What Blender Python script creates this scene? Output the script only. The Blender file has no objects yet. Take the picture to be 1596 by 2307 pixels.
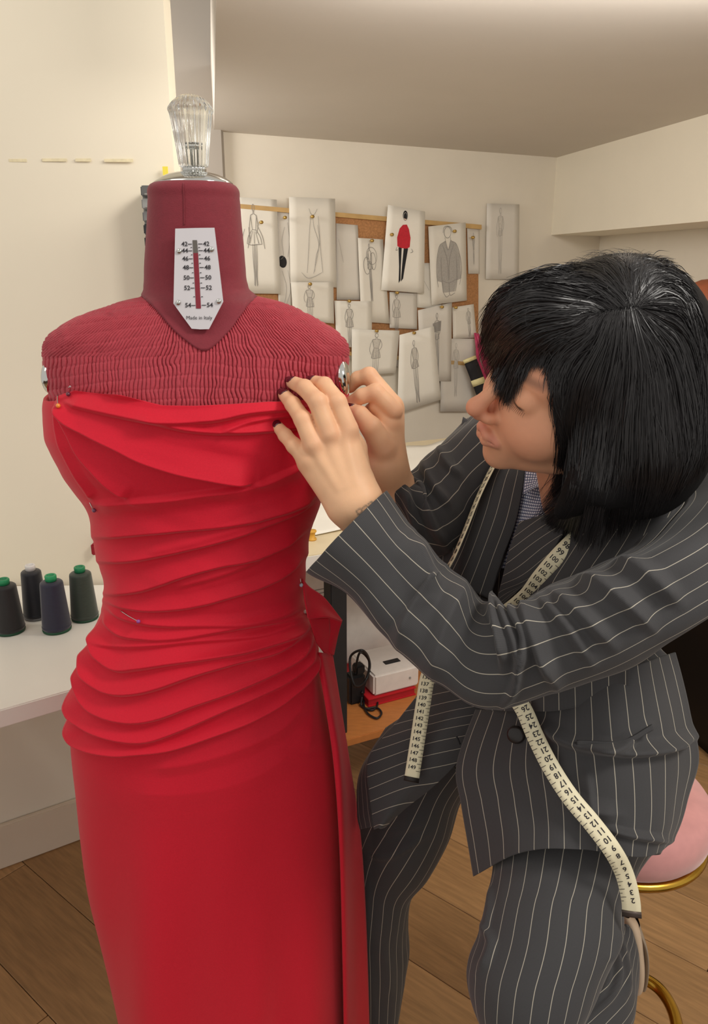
import bpy, bmesh, math, random
import numpy as np
from mathutils import Vector, Matrix

# ------------------------------------------------------------------ camera, world, lights, exposure
random.seed(7)
np.random.seed(7)
SC = bpy.context.scene
COL = SC.collection
W, H, F = 1596.0, 2307.0, 1733.0          # picture size and focal length in picture pixels
PITCH = math.radians(17.5)
CAMZ = 1.45
cam_data = bpy.data.cameras.new('camera')
cam_data.sensor_fit = 'VERTICAL'
cam_data.sensor_height = 36.0
cam_data.lens = 36.0 * F / H
cam_data.clip_start = 0.02
cam = bpy.data.objects.new('camera', cam_data)
COL.objects.link(cam)
cam.location = (0, 0, CAMZ)
cam.rotation_euler = (math.radians(90) - PITCH, 0, 0)
SC.camera = cam
SC.view_settings.view_transform = 'Standard'
SC.view_settings.look = 'None'
SC.view_settings.gamma = 1.0
SC.view_settings.use_curve_mapping = False
SC.view_settings.exposure = 0.12

world = bpy.data.worlds.new('world')
SC.world = world
world.use_nodes = True
wb = world.node_tree.nodes['Background']
wb.inputs[0].default_value = (1.0, 0.955, 0.895, 1)
wb.inputs[1].default_value = 0.63

def area(name, loc, target, size, power, color=(1, 0.955, 0.89), sy=None):
    l = bpy.data.lights.new(name, 'AREA')
    l.energy = power
    l.color = color
    l.size = size
    if sy:
        l.shape = 'RECTANGLE'; l.size_y = sy
    o = bpy.data.objects.new(name, l)
    COL.objects.link(o)
    o.location = loc
    o.rotation_euler = (Vector(target) - Vector(loc)).to_track_quat('-Z', 'Y').to_euler()
    return o

# the workroom's ceiling lamps (above and behind the photographer) and the lamp in the alcove behind the white panel
area('ceiling_lamp_key', (1.05, 0.20, 2.45), (0.0, 0.95, 1.0), 0.4, 15)
area('ceiling_lamp_room', (-0.9, 0.35, 2.6), (-0.5, 1.4, 1.0), 0.8, 2.5)
area('alcove_lamp', (-0.95, 2.35, 1.78), (0.2, 3.3, 1.75), 0.35, 7)

area('added_back_fill', (0.40, 1.36, 1.87), (0.25, 3.1, 1.45), 0.9, 8, sy=0.08)  # added fill light without a fitting, brightens the back wall and table
area('added_ceiling_fill', (1.75, 1.75, 1.25), (0.7, 2.3, 1.92), 0.3, 3.5)  # added unseen light aimed upwards to brighten the low ceiling

# ------------------------------------------------------------------ helpers
SP, CP = math.sin(PITCH), math.cos(PITCH)
def ray(px, py):
    r = (px - W / 2) / F; v = (H / 2 - py) / F
    return np.array([r, CP + SP * v, -SP + CP * v])
CAMP = np.array([0, 0, CAMZ])
def PD(px, py, d): return CAMP + ray(px, py) * d                     # point at depth d along the lens axis
def PY(px, py, y):
    k = ray(px, py); return CAMP + k * (y / k[1])
def PZ(px, py, z):
    k = ray(px, py); return CAMP + k * ((z - CAMZ) / k[2])
def PW(px, py, a, b, off=0.0):                                       # point on a vertical plane through a, b (plan points)
    k = ray(px, py); n = np.array([-(b[1] - a[1]), b[0] - a[0], 0.0]); n /= np.linalg.norm(n)
    if n[1] > 0: n = -n
    p0 = np.array([a[0], a[1], 0.0]) + n * off
    return CAMP + k * (np.dot(p0 - CAMP, n) / np.dot(k, n))
def proj(p):                                                          # world points (N,3) to picture pixels and depth
    q = np.asarray(p, float) - CAMP
    d = q[..., 1] * CP - q[..., 2] * SP
    v = q[..., 1] * SP + q[..., 2] * CP
    return W / 2 + F * q[..., 0] / d, H / 2 - F * v / d, d
def lin(r, g, b):
    f = lambda c: (c / 255 / 12.92) if c / 255 <= 0.04045 else ((c / 255 + 0.055) / 1.055) ** 2.4
    return (f(r), f(g), f(b))

MATS = {}
def mat(name, color, rough=0.6, metal=0.0, var=0.06, scale=30.0, bump=0.0, bscale=300.0, sheen=0.0, trans=0.0,
        ior=1.45, coat=0.0, spec=0.5, sss=0.0, attr=None, stretch=None):
    if name in MATS: return MATS[name]
    m = bpy.data.materials.new(name); MATS[name] = m
    m.use_nodes = True
    nt = m.node_tree; N = nt.nodes; L = nt.links
    b = N['Principled BSDF']
    b.inputs['Roughness'].default_value = rough
    b.inputs['Metallic'].default_value = metal
    b.inputs['IOR'].default_value = ior
    b.inputs['Specular IOR Level'].default_value = spec
    if sheen: b.inputs['Sheen Weight'].default_value = sheen
    if trans: b.inputs['Transmission Weight'].default_value = trans
    if coat: b.inputs['Coat Weight'].default_value = coat
    if sss:
        b.inputs['Subsurface Weight'].default_value = sss
        b.inputs['Subsurface Radius'].default_value = (0.008, 0.003, 0.0015)
        b.inputs['Subsurface Scale'].default_value = 1.0
    tc = N.new('ShaderNodeTexCoord')
    src = tc.outputs['Object']
    if stretch:
        mp = N.new('ShaderNodeMapping'); mp.inputs['Scale'].default_value = stretch
        L.new(src, mp.inputs['Vector']); src = mp.outputs['Vector']
    nz = N.new('ShaderNodeTexNoise'); nz.inputs['Scale'].default_value = scale; nz.inputs['Detail'].default_value = 4
    L.new(src, nz.inputs['Vector'])
    mr = N.new('ShaderNodeMapRange'); mr.inputs['From Min'].default_value = 0.25; mr.inputs['From Max'].default_value = 0.75
    mr.inputs['To Min'].default_value = 1 - var; mr.inputs['To Max'].default_value = 1 + var
    L.new(nz.outputs['Fac'], mr.inputs['Value'])
    mx = N.new('ShaderNodeVectorMath'); mx.operation = 'SCALE'
    if attr:
        at = N.new('ShaderNodeAttribute'); at.attribute_name = attr
        L.new(at.outputs['Color'], mx.inputs[0])
    else:
        mx.inputs[0].default_value = color[:3]
    L.new(mr.outputs['Result'], mx.inputs['Scale'])
    L.new(mx.outputs['Vector'], b.inputs['Base Color'])
    if bump:
        n2 = N.new('ShaderNodeTexNoise'); n2.inputs['Scale'].default_value = bscale; n2.inputs['Detail'].default_value = 3
        L.new(src, n2.inputs['Vector'])
        bp = N.new('ShaderNodeBump'); bp.inputs['Strength'].default_value = bump; bp.inputs['Distance'].default_value = 0.002
        L.new(n2.outputs['Fac'], bp.inputs['Height']); L.new(bp.outputs['Normal'], b.inputs['Normal'])
    return m

def mesh_obj(name, verts, faces, m, parent=None, smooth=True, uv=None, colattr=None):
    me = bpy.data.meshes.new(name)
    me.from_pydata([tuple(map(float, v)) for v in verts], [], [tuple(map(int, f)) for f in faces])
    return finish(name, me, m, parent, smooth, uv, colattr)

def np_mesh(name, verts, quads, m, parent=None, smooth=True, uv=None, colattr=None):
    verts = np.ascontiguousarray(verts, np.float32); quads = np.ascontiguousarray(quads, np.int32)
    me = bpy.data.meshes.new(name)
    k = quads.shape[1]
    me.vertices.add(len(verts)); me.vertices.foreach_set('co', verts.ravel())
    me.loops.add(quads.size); me.loops.foreach_set('vertex_index', quads.ravel())
    me.polygons.add(len(quads))
    me.polygons.foreach_set('loop_start', np.arange(0, quads.size, k, dtype=np.int32))
    try: me.polygons.foreach_set('loop_total', np.full(len(quads), k, np.int32))
    except Exception: pass
    me.update(calc_edges=True); me.validate()
    return finish(name, me, m, parent, smooth, uv, colattr)

def finish(name, me, m, parent, smooth, uv, colattr):
    if uv is not None:
        ul = me.uv_layers.new(name='UVMap')
        vi = np.empty(len(me.loops), np.int32); me.loops.foreach_get('vertex_index', vi)
        ul.data.foreach_set('uv', np.asarray(uv, np.float32)[vi].ravel())
    if colattr is not None:
        a = me.color_attributes.new('Col', 'FLOAT_COLOR', 'POINT')
        c = np.ones((len(me.vertices), 4), np.float32); c[:, :3] = colattr
        a.data.foreach_set('color', c.ravel())
    me.polygons.foreach_set('use_smooth', np.full(len(me.polygons), bool(smooth)))
    o = bpy.data.objects.new(name, me); COL.objects.link(o)
    if m: me.materials.append(m)
    if parent: o.parent = parent
    return o

def tag(o, label=None, cat=None, group=None, kind=None):
    if label: o['label'] = label
    if cat: o['category'] = cat
    if group: o['group'] = group
    if kind: o['kind'] = kind
    return o

def empty(name, loc=(0, 0, 0), rz=0.0):
    o = bpy.data.objects.new(name, None); COL.objects.link(o)
    o.location = loc; o.rotation_euler = (0, 0, rz); o.empty_display_size = 0.05
    return o
def wmat(o):
    M = Matrix.LocRotScale(o.location, o.rotation_euler, o.scale)
    return wmat(o.parent) @ o.matrix_parent_inverse @ M if o.parent else M
def adopt(child, parent):                                            # parent a world-space mesh to an Empty, keeping its place
    child.parent = parent
    child.matrix_parent_inverse = wmat(parent).inverted()
    return child

def bm_obj(name, bm, m, parent=None, smooth=False, bevel=0.0):
    if bevel:
        bmesh.ops.bevel(bm, geom=list(bm.edges), offset=bevel, segments=2, affect='EDGES', clamp_overlap=True)
    bmesh.ops.recalc_face_normals(bm, faces=list(bm.faces))
    me = bpy.data.meshes.new(name); bm.to_mesh(me); bm.free()
    return finish(name, me, m, parent, smooth, None, None)

def box(name, c, s, m, parent=None, bevel=0.002, rz=0.0, smooth=False):
    bm = bmesh.new(); bmesh.ops.create_cube(bm, size=1.0)
    M = Matrix.Translation(c) @ Matrix.Rotation(rz, 4, 'Z') @ Matrix.Diagonal((s[0], s[1], s[2], 1))
    bmesh.ops.transform(bm, matrix=M, verts=bm.verts)
    return bm_obj(name, bm, m, parent, smooth, bevel)

def prism(name, plan, z0, z1, m, parent=None, bevel=0.0):             # a plan polygon pulled up from z0 to z1
    bm = bmesh.new()
    lo = [bm.verts.new((p[0], p[1], z0)) for p in plan]; hi = [bm.verts.new((p[0], p[1], z1)) for p in plan]
    n = len(plan)
    bm.faces.new(lo[::-1]); bm.faces.new(hi)
    for i in range(n): bm.faces.new((lo[i], lo[(i + 1) % n], hi[(i + 1) % n], hi[i]))
    return bm_obj(name, bm, m, parent, False, bevel)

def catmull(pts, n):
    P = np.asarray(pts, float)
    if len(P) == 2:
        t = np.linspace(0, 1, n)[:, None]; return P[0] * (1 - t) + P[1] * t
    seg = np.linalg.norm(np.diff(P, axis=0), axis=1); u = np.concatenate([[0], np.cumsum(np.maximum(seg, 1e-9) ** 0.5)])
    return hermite(u, P, np.linspace(0, u[-1], n))
def hermite(u, P, t):
    u = np.asarray(u, float); P = np.asarray(P, float); t = np.clip(np.asarray(t, float), u[0], u[-1])
    m = np.empty_like(P)
    d = np.diff(P, axis=0) / np.diff(u).reshape((-1,) + (1,) * (P.ndim - 1))
    m[0] = d[0]; m[-1] = d[-1]
    if len(P) > 2:
        h0 = np.diff(u)[:-1].reshape((-1,) + (1,) * (P.ndim - 1)); h1 = np.diff(u)[1:].reshape((-1,) + (1,) * (P.ndim - 1))
        m[1:-1] = (d[:-1] * h1 + d[1:] * h0) / (h0 + h1)
    i = np.clip(np.searchsorted(u, t, side='right') - 1, 0, len(u) - 2)
    h = (u[i + 1] - u[i]); s = (t - u[i]) / h
    sh = (-1,) + (1,) * (P.ndim - 1); s = s.reshape(sh); h = h.reshape(sh)
    return ((2 * s**3 - 3 * s**2 + 1) * P[i] + (s**3 - 2 * s**2 + s) * h * m[i] +
            (-2 * s**3 + 3 * s**2) * P[i + 1] + (s**3 - s**2) * h * m[i + 1])

def grid_quads(nu, nv, closed=False):                                 # vertex index = j*nu + i, j along v
    i = np.arange(nu if closed else nu - 1); j = np.arange(nv - 1)
    I, J = np.meshgrid(i, j); I = I.ravel(); J = J.ravel(); I2 = (I + 1) % nu
    return np.stack([J * nu + I, J * nu + I2, (J + 1) * nu + I2, (J + 1) * nu + I], 1)

def tube(name, pts, r, m, parent=None, n=40, k=10, cap=True, taper=None):
    C = catmull(pts, n)
    T = np.gradient(C, axis=0); T /= np.linalg.norm(T, axis=1)[:, None] + 1e-12
    up = np.array([0.13, 0.21, 0.97]); V = []
    if abs(T[0] @ up) > 0.9: up = np.array([0.97, 0.2, 0.1])
    x = np.cross(T[0], up); x /= np.linalg.norm(x)
    rr = np.full(n, r) if np.isscalar(r) else np.interp(np.linspace(0, 1, n), np.linspace(0, 1, len(r)), r)
    a = np.linspace(0, 2 * np.pi, k, endpoint=False)
    for i in range(n):
        x = x - T[i] * (x @ T[i]); x /= np.linalg.norm(x); y = np.cross(T[i], x)
        V.append(C[i] + rr[i] * (np.cos(a)[:, None] * x + np.sin(a)[:, None] * y))
    V = np.concatenate(V); Q = [tuple(q) for q in grid_quads(k, n, True)]
    if cap: Q += [tuple(range(k))[::-1], tuple((n - 1) * k + i for i in range(k))]
    return mesh_obj(name, V, Q, m, parent)

def lathe(name, prof, m, loc=(0, 0, 0), parent=None, k=48, smooth=True, flute=0.0, nfl=0, sx=1.0, sy=1.0):
    prof = np.asarray(prof, float); n = len(prof)
    a = np.linspace(0, 2 * np.pi, k, endpoint=False); V = []
    for r, z in prof:
        rr = r * (1 + flute * np.cos(nfl * a)) if flute else np.full(k, r)
        V.append(np.stack([rr * np.cos(a) * sx, rr * np.sin(a) * sy, np.full(k, z)], 1))
    V = np.concatenate(V) + np.asarray(loc)
    Q = [tuple(q) for q in grid_quads(k, n, True)]
    if prof[0][0] > 1e-6: Q.append(tuple(range(k))[::-1])
    if prof[-1][0] > 1e-6: Q.append(tuple((n - 1) * k + i for i in range(k)))
    return mesh_obj(name, V, Q, m, parent, smooth)

def solidify(o, t, off=-1):
    md = o.modifiers.new('thickness', 'SOLIDIFY'); md.thickness = t; md.offset = off
    return o

# value noise for cloth wrinkles
_RN = np.random.RandomState(11).rand(64, 64, 64).astype(np.float32)
def vnoise(p):
    p = np.asarray(p, float); i = np.floor(p).astype(int); f = p - i; f = f * f * (3 - 2 * f)
    def g(a, b, c): return _RN[(i[..., 0] + a) & 63, (i[..., 1] + b) & 63, (i[..., 2] + c) & 63]
    x, y, z = f[..., 0], f[..., 1], f[..., 2]
    c00 = g(0, 0, 0) * (1 - x) + g(1, 0, 0) * x; c10 = g(0, 1, 0) * (1 - x) + g(1, 1, 0) * x
    c01 = g(0, 0, 1) * (1 - x) + g(1, 0, 1) * x; c11 = g(0, 1, 1) * (1 - x) + g(1, 1, 1) * x
    return (c00 * (1 - y) + c10 * y) * (1 - z) + (c01 * (1 - y) + c11 * y) * z - 0.5

def text_mesh(s, size, bold=False):                                    # flat lettering as (verts, faces)
    cu = bpy.data.curves.new('lettering', 'FONT'); cu.body = s; cu.size = size
    cu.align_x = 'CENTER'; cu.align_y = 'CENTER'; cu.resolution_u = 2
    if bold: cu.offset = size * 0.018
    o = bpy.data.objects.new('lettering', cu); COL.objects.link(o)
    dg = bpy.context.evaluated_depsgraph_get(); dg.update()
    me = bpy.data.meshes.new_from_object(o.evaluated_get(dg))
    v = np.array([tuple(x.co) for x in me.vertices]).reshape(-1, 3); f = [tuple(p.vertices) for p in me.polygons]
    bpy.data.objects.remove(o); bpy.data.curves.remove(cu); bpy.data.meshes.remove(me)
    return v, f
_TC = {}
def text_cached(s, size, bold=False):
    k = (s, size, bold)
    if k not in _TC: _TC[k] = text_mesh(s, size, bold)
    return _TC[k]
# ------------------------------------------------------------------ the room
M_wall = mat('wall_paint', lin(228, 220, 205), 0.85, var=0.03, scale=6, bump=0.12, bscale=60)
M_panel = mat('panel_paint', lin(234, 224, 202), 0.7, var=0.025, scale=3, bump=0.05, bscale=40)
M_ceil = mat('ceiling_paint', lin(208, 200, 190), 0.9, var=0.02, scale=4)
M_white = mat('white_laminate', lin(232, 228, 218), 0.35, var=0.015, scale=8)
M_skirt = mat('skirting_paint', lin(214, 200, 182), 0.6, var=0.03, scale=8)
M_black = mat('black_metal', lin(34, 34, 36), 0.5, var=0.1)
BA, BB = np.array([-0.469, 3.004]), np.array([0.884, 3.66])             # back wall line in plan
RC, RD = np.array([0.884, 3.66]), np.array([1.111, 2.677])              # right beam line in plan
ZC = 1.915
bdir = (BB - BA) / np.linalg.norm(BB - BA); bn = np.array([bdir[1], -bdir[0]])   # bn faces the room
rdir = (RD - RC) / np.linalg.norm(RD - RC); rn = np.array([rdir[1], -rdir[0]])
if rn[0] > 0: rn = -rn

def S(o): o['kind'] = 'structure'; return o
# back wall
a = BA - bdir * 1.6; b = BB + bdir * 0.6
S(prism('wall_back', [a, b, b - bn * 0.12, a - bn * 0.12], 0.0, 2.9, M_wall))
# right wall, set back under the beam, and the boxed beam itself
r0 = RC - rdir * 0.3 - rn * 0.28; r1 = RC + rdir * 3.2 - rn * 0.28
S(prism('wall_right', [r0, r1, r1 - rn * 0.12, r0 - rn * 0.12], 0.0, ZC + 0.3, M_wall))
r0 = RC - rdir * 0.12; r1 = RC + rdir * 3.0
S(prism('trim_1', [r0, r1, r1 - rn * 0.30, r0 - rn * 0.30], 1.597, ZC + 0.001, mat('beam_paint', lin(232, 224, 206), 0.8, var=0.02, scale=5), bevel=0.0))
# the low ceiling under the mezzanine
c0 = np.array([-0.469, 3.004]); c1 = np.array([-0.190, 1.27])
S(prism('ceiling', [c1, (1.75, 1.27), BB + np.array([1.0, 0.9]), BB + np.array([0.3, 0.5]), c0 + bdir * 0.0 - bn * 0.1], ZC, ZC + 0.2, M_ceil))
# the tall pier left of the low ceiling
p0 = PY(372, 300, 2.88); p1 = PY(498, 297, 2.965)
S(prism('trim_2', [(p0[0] - 0.2, p0[1] - 0.1), (p1[0], p1[1]), (p1[0] + 0.02, p1[1] + 0.5), (p0[0] - 0.2, p0[1] + 0.5)], 0.0, 2.9,
        mat('pier_paint', lin(172, 164, 155), 0.85, var=0.02, scale=4)))
# left: white panel wall standing behind the worktop, lower wall with skirting
LY = 1.575
S(prism('wall_left', [(-1.9, LY - 0.03), (-0.339, LY), (-0.339, LY + 0.06), (-1.9, LY + 0.05)], 0.786, 2.9, M_panel))
LA, LB = np.array([-0.9, 1.60]), np.array([-0.7245, 1.712]); ldir = (LB - LA) / np.linalg.norm(LB - LA); ln = np.array([ldir[1], -ldir[0]])
a = LA - ldir * 1.2; b = LA + ldir * 0.62
S(prism('wall_left_lower', [a, b, b - ln * 0.1, a - ln * 0.1], 0.0, 0.76, M_wall))
S(prism('baseboard_left', [a + ln * 0.016, b + ln * 0.016, b + ln * 0.001, a + ln * 0.001], 0.0, 0.125, M_skirt, bevel=0.004))
S(prism('baseboard_back', [BA - bdir * 1.2 + bn * 0.016, BB + bn * 0.016, BB + bn * 0.001, BA - bdir * 1.2 + bn * 0.001], 0.0, 0.1, M_skirt, bevel=0.004))
# tall ceiling of the main room, seen by nobody but closing the space above the pier
S(prism('ceiling_main', [(-2.0, 0.9), (-0.19, 0.9), (-0.469, 3.3), (-2.0, 3.3)], 2.9, 3.0, M_ceil))

# floor of laminate boards
fl = S(box('floor', (0.2, 1.9, -0.06), (6.0, 6.0, 0.1), mat('floor_underlay', lin(70, 46, 30), 0.8), bevel=0))
M_wood = mat('oak_laminate', lin(164, 126, 84), 0.42, var=0.22, scale=9, stretch=(1.2, 14.0, 6.0), bump=0.08, bscale=40)
M_wood2 = mat('oak_laminate_light', lin(172, 133, 90), 0.42, var=0.24, scale=8, stretch=(1.1, 15.0, 6.0), bump=0.08, bscale=40)
M_wood3 = mat('oak_laminate_dark', lin(152, 116, 77), 0.42, var=0.22, scale=10, stretch=(1.3, 13.0, 6.0), bump=0.08, bscale=40)
pd = np.array([-0.78, 0.626]); pn = np.array([0.626, 0.78])
bmm = bmesh.new(); bmesh.ops.create_cube(bmm, size=1.0)
bmesh.ops.transform(bmm, matrix=Matrix.Diagonal((1.198, 0.1885, 0.012, 1)), verts=bmm.verts)
bmesh.ops.bevel(bmm, geom=[e for e in bmm.edges], offset=0.0012, segments=1, affect='EDGES')
plank_me = []
for k, mm in enumerate((M_wood, M_wood2, M_wood3)):
    me = bpy.data.meshes.new('floor_plank'); bmm.to_mesh(me); me.materials.append(mm); plank_me.append(me)
bmm.free()
rz = math.atan2(pd[1], pd[0])
for j in range(-9, 22):
    for i in range(-4, 4):
        c = pn * (j * 0.19 - 0.1) + pd * (i * 1.2 + (j * 0.43) % 1.2) + np.array([0.35, 0.9])
        if not (-1.9 < c[0] < 2.6 and 0.1 < c[1] < 4.4): continue
        if np.dot(c - LA, ln) < -0.7 and c[0] < -0.2: continue
        o = bpy.data.objects.new('floor_plank', plank_me[(i * 2 + j) % 3]); COL.objects.link(o)
        o.location = (c[0], c[1], -0.006 + 0.0); o.rotation_euler = (0, 0, rz); o.parent = fl

# marks on the panel wall: a torn strip of masking tape and a yellow note
M_tape = mat('old_tape', lin(228, 215, 178), 0.8, var=0.15, scale=80)
for i, (x0, x1, yy) in enumerate(((20, 60, 362), (95, 150, 361), (170, 205, 361), (235, 300, 362))):
    A = PY(x0, yy, LY - 0.006); B = PY(x1, yy - 1, LY - 0.006)
    o = box('tape_scrap', (A + B) / 2, (B[0] - A[0], 0.0008, 0.005), M_tape, bevel=0)
    tag(o, ['faded scrap of tape on the cream wall, leftmost of the row', 'faded scrap of tape on the cream wall, second from the left',
            'short faded scrap of tape on the cream wall, third of the row', 'faded scrap of tape on the cream wall nearest the dress form'][i], 'tape', 'tape scraps on the cream wall')
A = PY(366, 375, LY - 0.012); B = PY(380, 408, LY - 0.012)
o = prism('sticky_note', [(A[0], A[1]), (B[0], A[1]), (B[0], A[1] + 0.0015), (A[0], A[1] + 0.0015)], B[2], A[2], mat('yellow_paper', lin(232, 214, 80), 0.7))
tag(o, 'small yellow note on the cream wall above the drawer rack', 'note')
A = PY(203, 1228, LY - 0.03); B = PY(215, 1252, LY - 0.03)
o = box('wall_clip', (A + B) / 2, (B[0] - A[0], 0.02, A[2] - B[2]), mat('red_plastic', lin(150, 20, 36), 0.5), bevel=0.002)
o.location.y += 0.012
tag(o, 'small dark red clip on the cream wall beside the waist of the dress', 'clip')

# drawer rack with coloured drawers, half hidden behind the neck of the dress form
rk = empty('drawer_rack', PY(355, 668, LY - 0.03)); tag(rk, 'narrow rack of small grey, black and blue drawers behind the dress form', 'drawer rack')
xl = PY(327, 500, LY - 0.05)[0]; xr = -0.345
zt = PY(330, 418, LY - 0.05)[2]; zb = PY(330, 668, LY - 0.05)[2]
adopt(box('case', ((xl + xr) / 2, LY - 0.031, (zt + zb) / 2), (xr - xl, 0.05, zt - zb), mat('grey_plastic', lin(150, 148, 142), 0.4), bevel=0.002), rk)
dc = [(96, 96, 94), (150, 150, 146), (120, 120, 118), (34, 34, 38), (22, 22, 30), (52, 36, 92), (24, 44, 120), (60, 110, 180), (28, 84, 170)]
hh = (zt - zb) / 9
for i, c in enumerate(dc):
    z = zt - hh * (i + 0.5)
    d = adopt(box('drawer', ((xl + xr) / 2, LY - 0.062, z), (xr - xl - 0.002, 0.016, hh * 0.84), mat('drawer_colour_%d' % i, lin(*c), 0.25, coat=0.3), bevel=0.002), rk)
    box('handle', ((xl + xr) / 2, LY - 0.073, z - hh * 0.28), ((xr - xl) * 0.6, 0.008, 0.003), mat('grey_plastic', (0.3, 0.3, 0.3)), bevel=0.001).parent = d

# worktop on the left with four cones of thread
DZ = 0.79
fA = PZ(0, 1600, DZ)[:2]; fB = PZ(165, 1553, DZ)[:2]; fd = (fB - fA) / np.linalg.norm(fB - fA)
f0 = fA - fd * 0.75; f1 = fA + fd * 0.42
wt = prism('worktop', [f0, f1, (f1[0] - 0.02, LY - 0.002), (f0[0], LY - 0.031)], DZ - 0.032, DZ, M_white, bevel=0.002)
tag(wt, 'white laminate worktop with thick front edge under the thread cones', 'worktop')
def cone(px, py, hpx, wpx, col, cap, label):
    p = PZ(px, py, DZ + 0.0005); d = proj(p)[2]; h = hpx / F * d * 0.985; r = wpx / 2 / F * d
    e = empty('thread_cone', p); tag(e, label, 'thread cone', 'thread cones on the white worktop')
    prof = [(r * 0.94, 0.004), (r * 1.0, 0.008), (r * 1.01, h * 0.09)]
    for t in np.linspace(0.1, 0.84, 46):
        prof.append((r * (1.0 - 0.26 * t) * (1 + 0.010 * ((len(prof) % 2))), h * t))
    prof += [(r * 0.765, h * 0.865), (r * 0.68, h * 0.885), (r * 0.40, h * 0.892)]
    lathe('thread', prof, mat('thread_' + '_'.join(map(str, col)), lin(*col), 0.55, var=0.2, scale=120, stretch=(1, 1, 6), sheen=0.3), parent=e, k=40)
    mc = mat('cone_core_' + '_'.join(map(str, cap)), lin(*cap), 0.35)
    lathe('core', [(r * 0.30, h * 0.86), (r * 0.33, h * 0.90), (r * 0.39, h * 0.905), (r * 0.40, h * 0.985), (r * 0.36, h), (r * 0.26, h), (r * 0.25, h * 0.90), (0.0, h * 0.895)], mc, parent=e, k=32)
    lathe('base_rim', [(r * 0.6, 0.0), (r * 0.97, 0.0), (r * 1.0, 0.004), (r * 0.8, 0.006)], mat('cone_rim_' + '_'.join(map(str, cap)), lin(cap[0] * .5, cap[1] * .5, cap[2] * .5), 0.5), parent=e, k=40)
cone(24, 1421, 128, 64, (20, 17, 18), (40, 140, 90), 'black thread cone with green core at the left picture edge')
cone(83, 1389, 127, 55, (17, 17, 26), (222, 218, 214), 'near-black thread cone with white core at the back of the worktop')
cone(129, 1418, 134, 63, (30, 30, 52), (40, 150, 95), 'navy blue thread cone with green core in front of the white-cored one')
cone(192, 1392, 126, 60, (44, 54, 44), (36, 130, 84), 'dark green thread cone with green core beside the red dress')

# light switch under the beam
A = PW(1312, 556, RC - rn * 0.28, RD - rn * 0.28, 0.006); B = PW(1340, 592, RC - rn * 0.28, RD - rn * 0.28, 0.006)
c = (A + B) / 2
ls = empty('wall_plate', c, math.atan2(rdir[1], rdir[0])); tag(ls, 'small white wall plate under the boxed beam above the black hair', 'wall plate')
box('plate', (0, 0, 0), (0.085, 0.01, A[2] - B[2]), M_white, ls, 0.002)
box('rocker', (0, -0.0, 0), (0.035, 0.018, 0.03), M_white, ls, 0.002)
# ------------------------------------------------------------------ pin board with sketches on the back wall
ZX = lambda X: 520 + X / 2.347
ZY = lambda Y: 420 + Y / 2.347
def BW(X, Y, off): return PW(ZX(X), ZY(Y), BA, BB, off)                # board coordinates (enlarged view) to the back wall plane
bnn = np.array([bn[0], bn[1], 0.0])
M_cork = mat('cork', lin(178, 128, 84), 0.9, var=0.25, scale=160, bump=0.3, bscale=200)
M_pine = mat('pine_frame', lin(196, 160, 104), 0.5, var=0.12, scale=20)
pb = empty('pin_board', BW(640, 900, 0.005)); tag(pb, 'cork pin board with thin pine frame behind the pinned sketches', 'pin board')
def slab(name, corners, th, m, parent=None):
    c = [np.asarray(p) for p in corners]; f = [p + bnn * th for p in c]
    bm = bmesh.new(); v = [bm.verts.new(p) for p in c + f]
    bm.faces.new(v[:4]); bm.faces.new(v[4:][::-1])
    for i in range(4): bm.faces.new((v[i], v[(i + 1) % 4], v[4 + (i + 1) % 4], v[4 + i]))
    o = bm_obj(name, bm, m, None, False)
    return adopt(o, parent) if parent else o
slab('cork_sheet', [BW(-30, 100, 0.004), BW(1305, 215, 0.004), BW(1305, 935, 0.004), BW(-30, 820, 0.004)], 0.008, M_cork, pb)
slab('frame_rail', [BW(-40, 88, 0.004), BW(1312, 204, 0.004), BW(1312, 228, 0.004), BW(-40, 112, 0.004)], 0.022, M_pine, pb)
slab('frame_rail', [BW(-40, 815, 0.004), BW(1312, 932, 0.004), BW(1312, 952, 0.004), BW(-40, 835, 0.004)], 0.018, M_pine, pb)

M_pencil = mat('pencil_line', lin(150, 145, 139), 0.9)
M_pencil_soft = mat('soft_pencil', lin(172, 167, 160), 0.9, var=0.12, scale=200)
M_wash = mat('pencil_wash', lin(206, 200, 190), 0.9, var=0.1, scale=150)
M_ink = mat('black_marker', lin(34, 33, 35), 0.8)
M_redink = mat('red_marker', lin(196, 40, 54), 0.8, var=0.12, scale=120)
M_skinink = mat('skin_wash', lin(222, 190, 172), 0.9)
M_papers = [mat('drawing_paper_%d' % i, c, 0.8, var=0.025, scale=10, bump=0.05, bscale=30) for i, c in
            enumerate((lin(226, 220, 208), lin(232, 227, 216), lin(218, 212, 202), lin(238, 233, 222)))]

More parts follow.
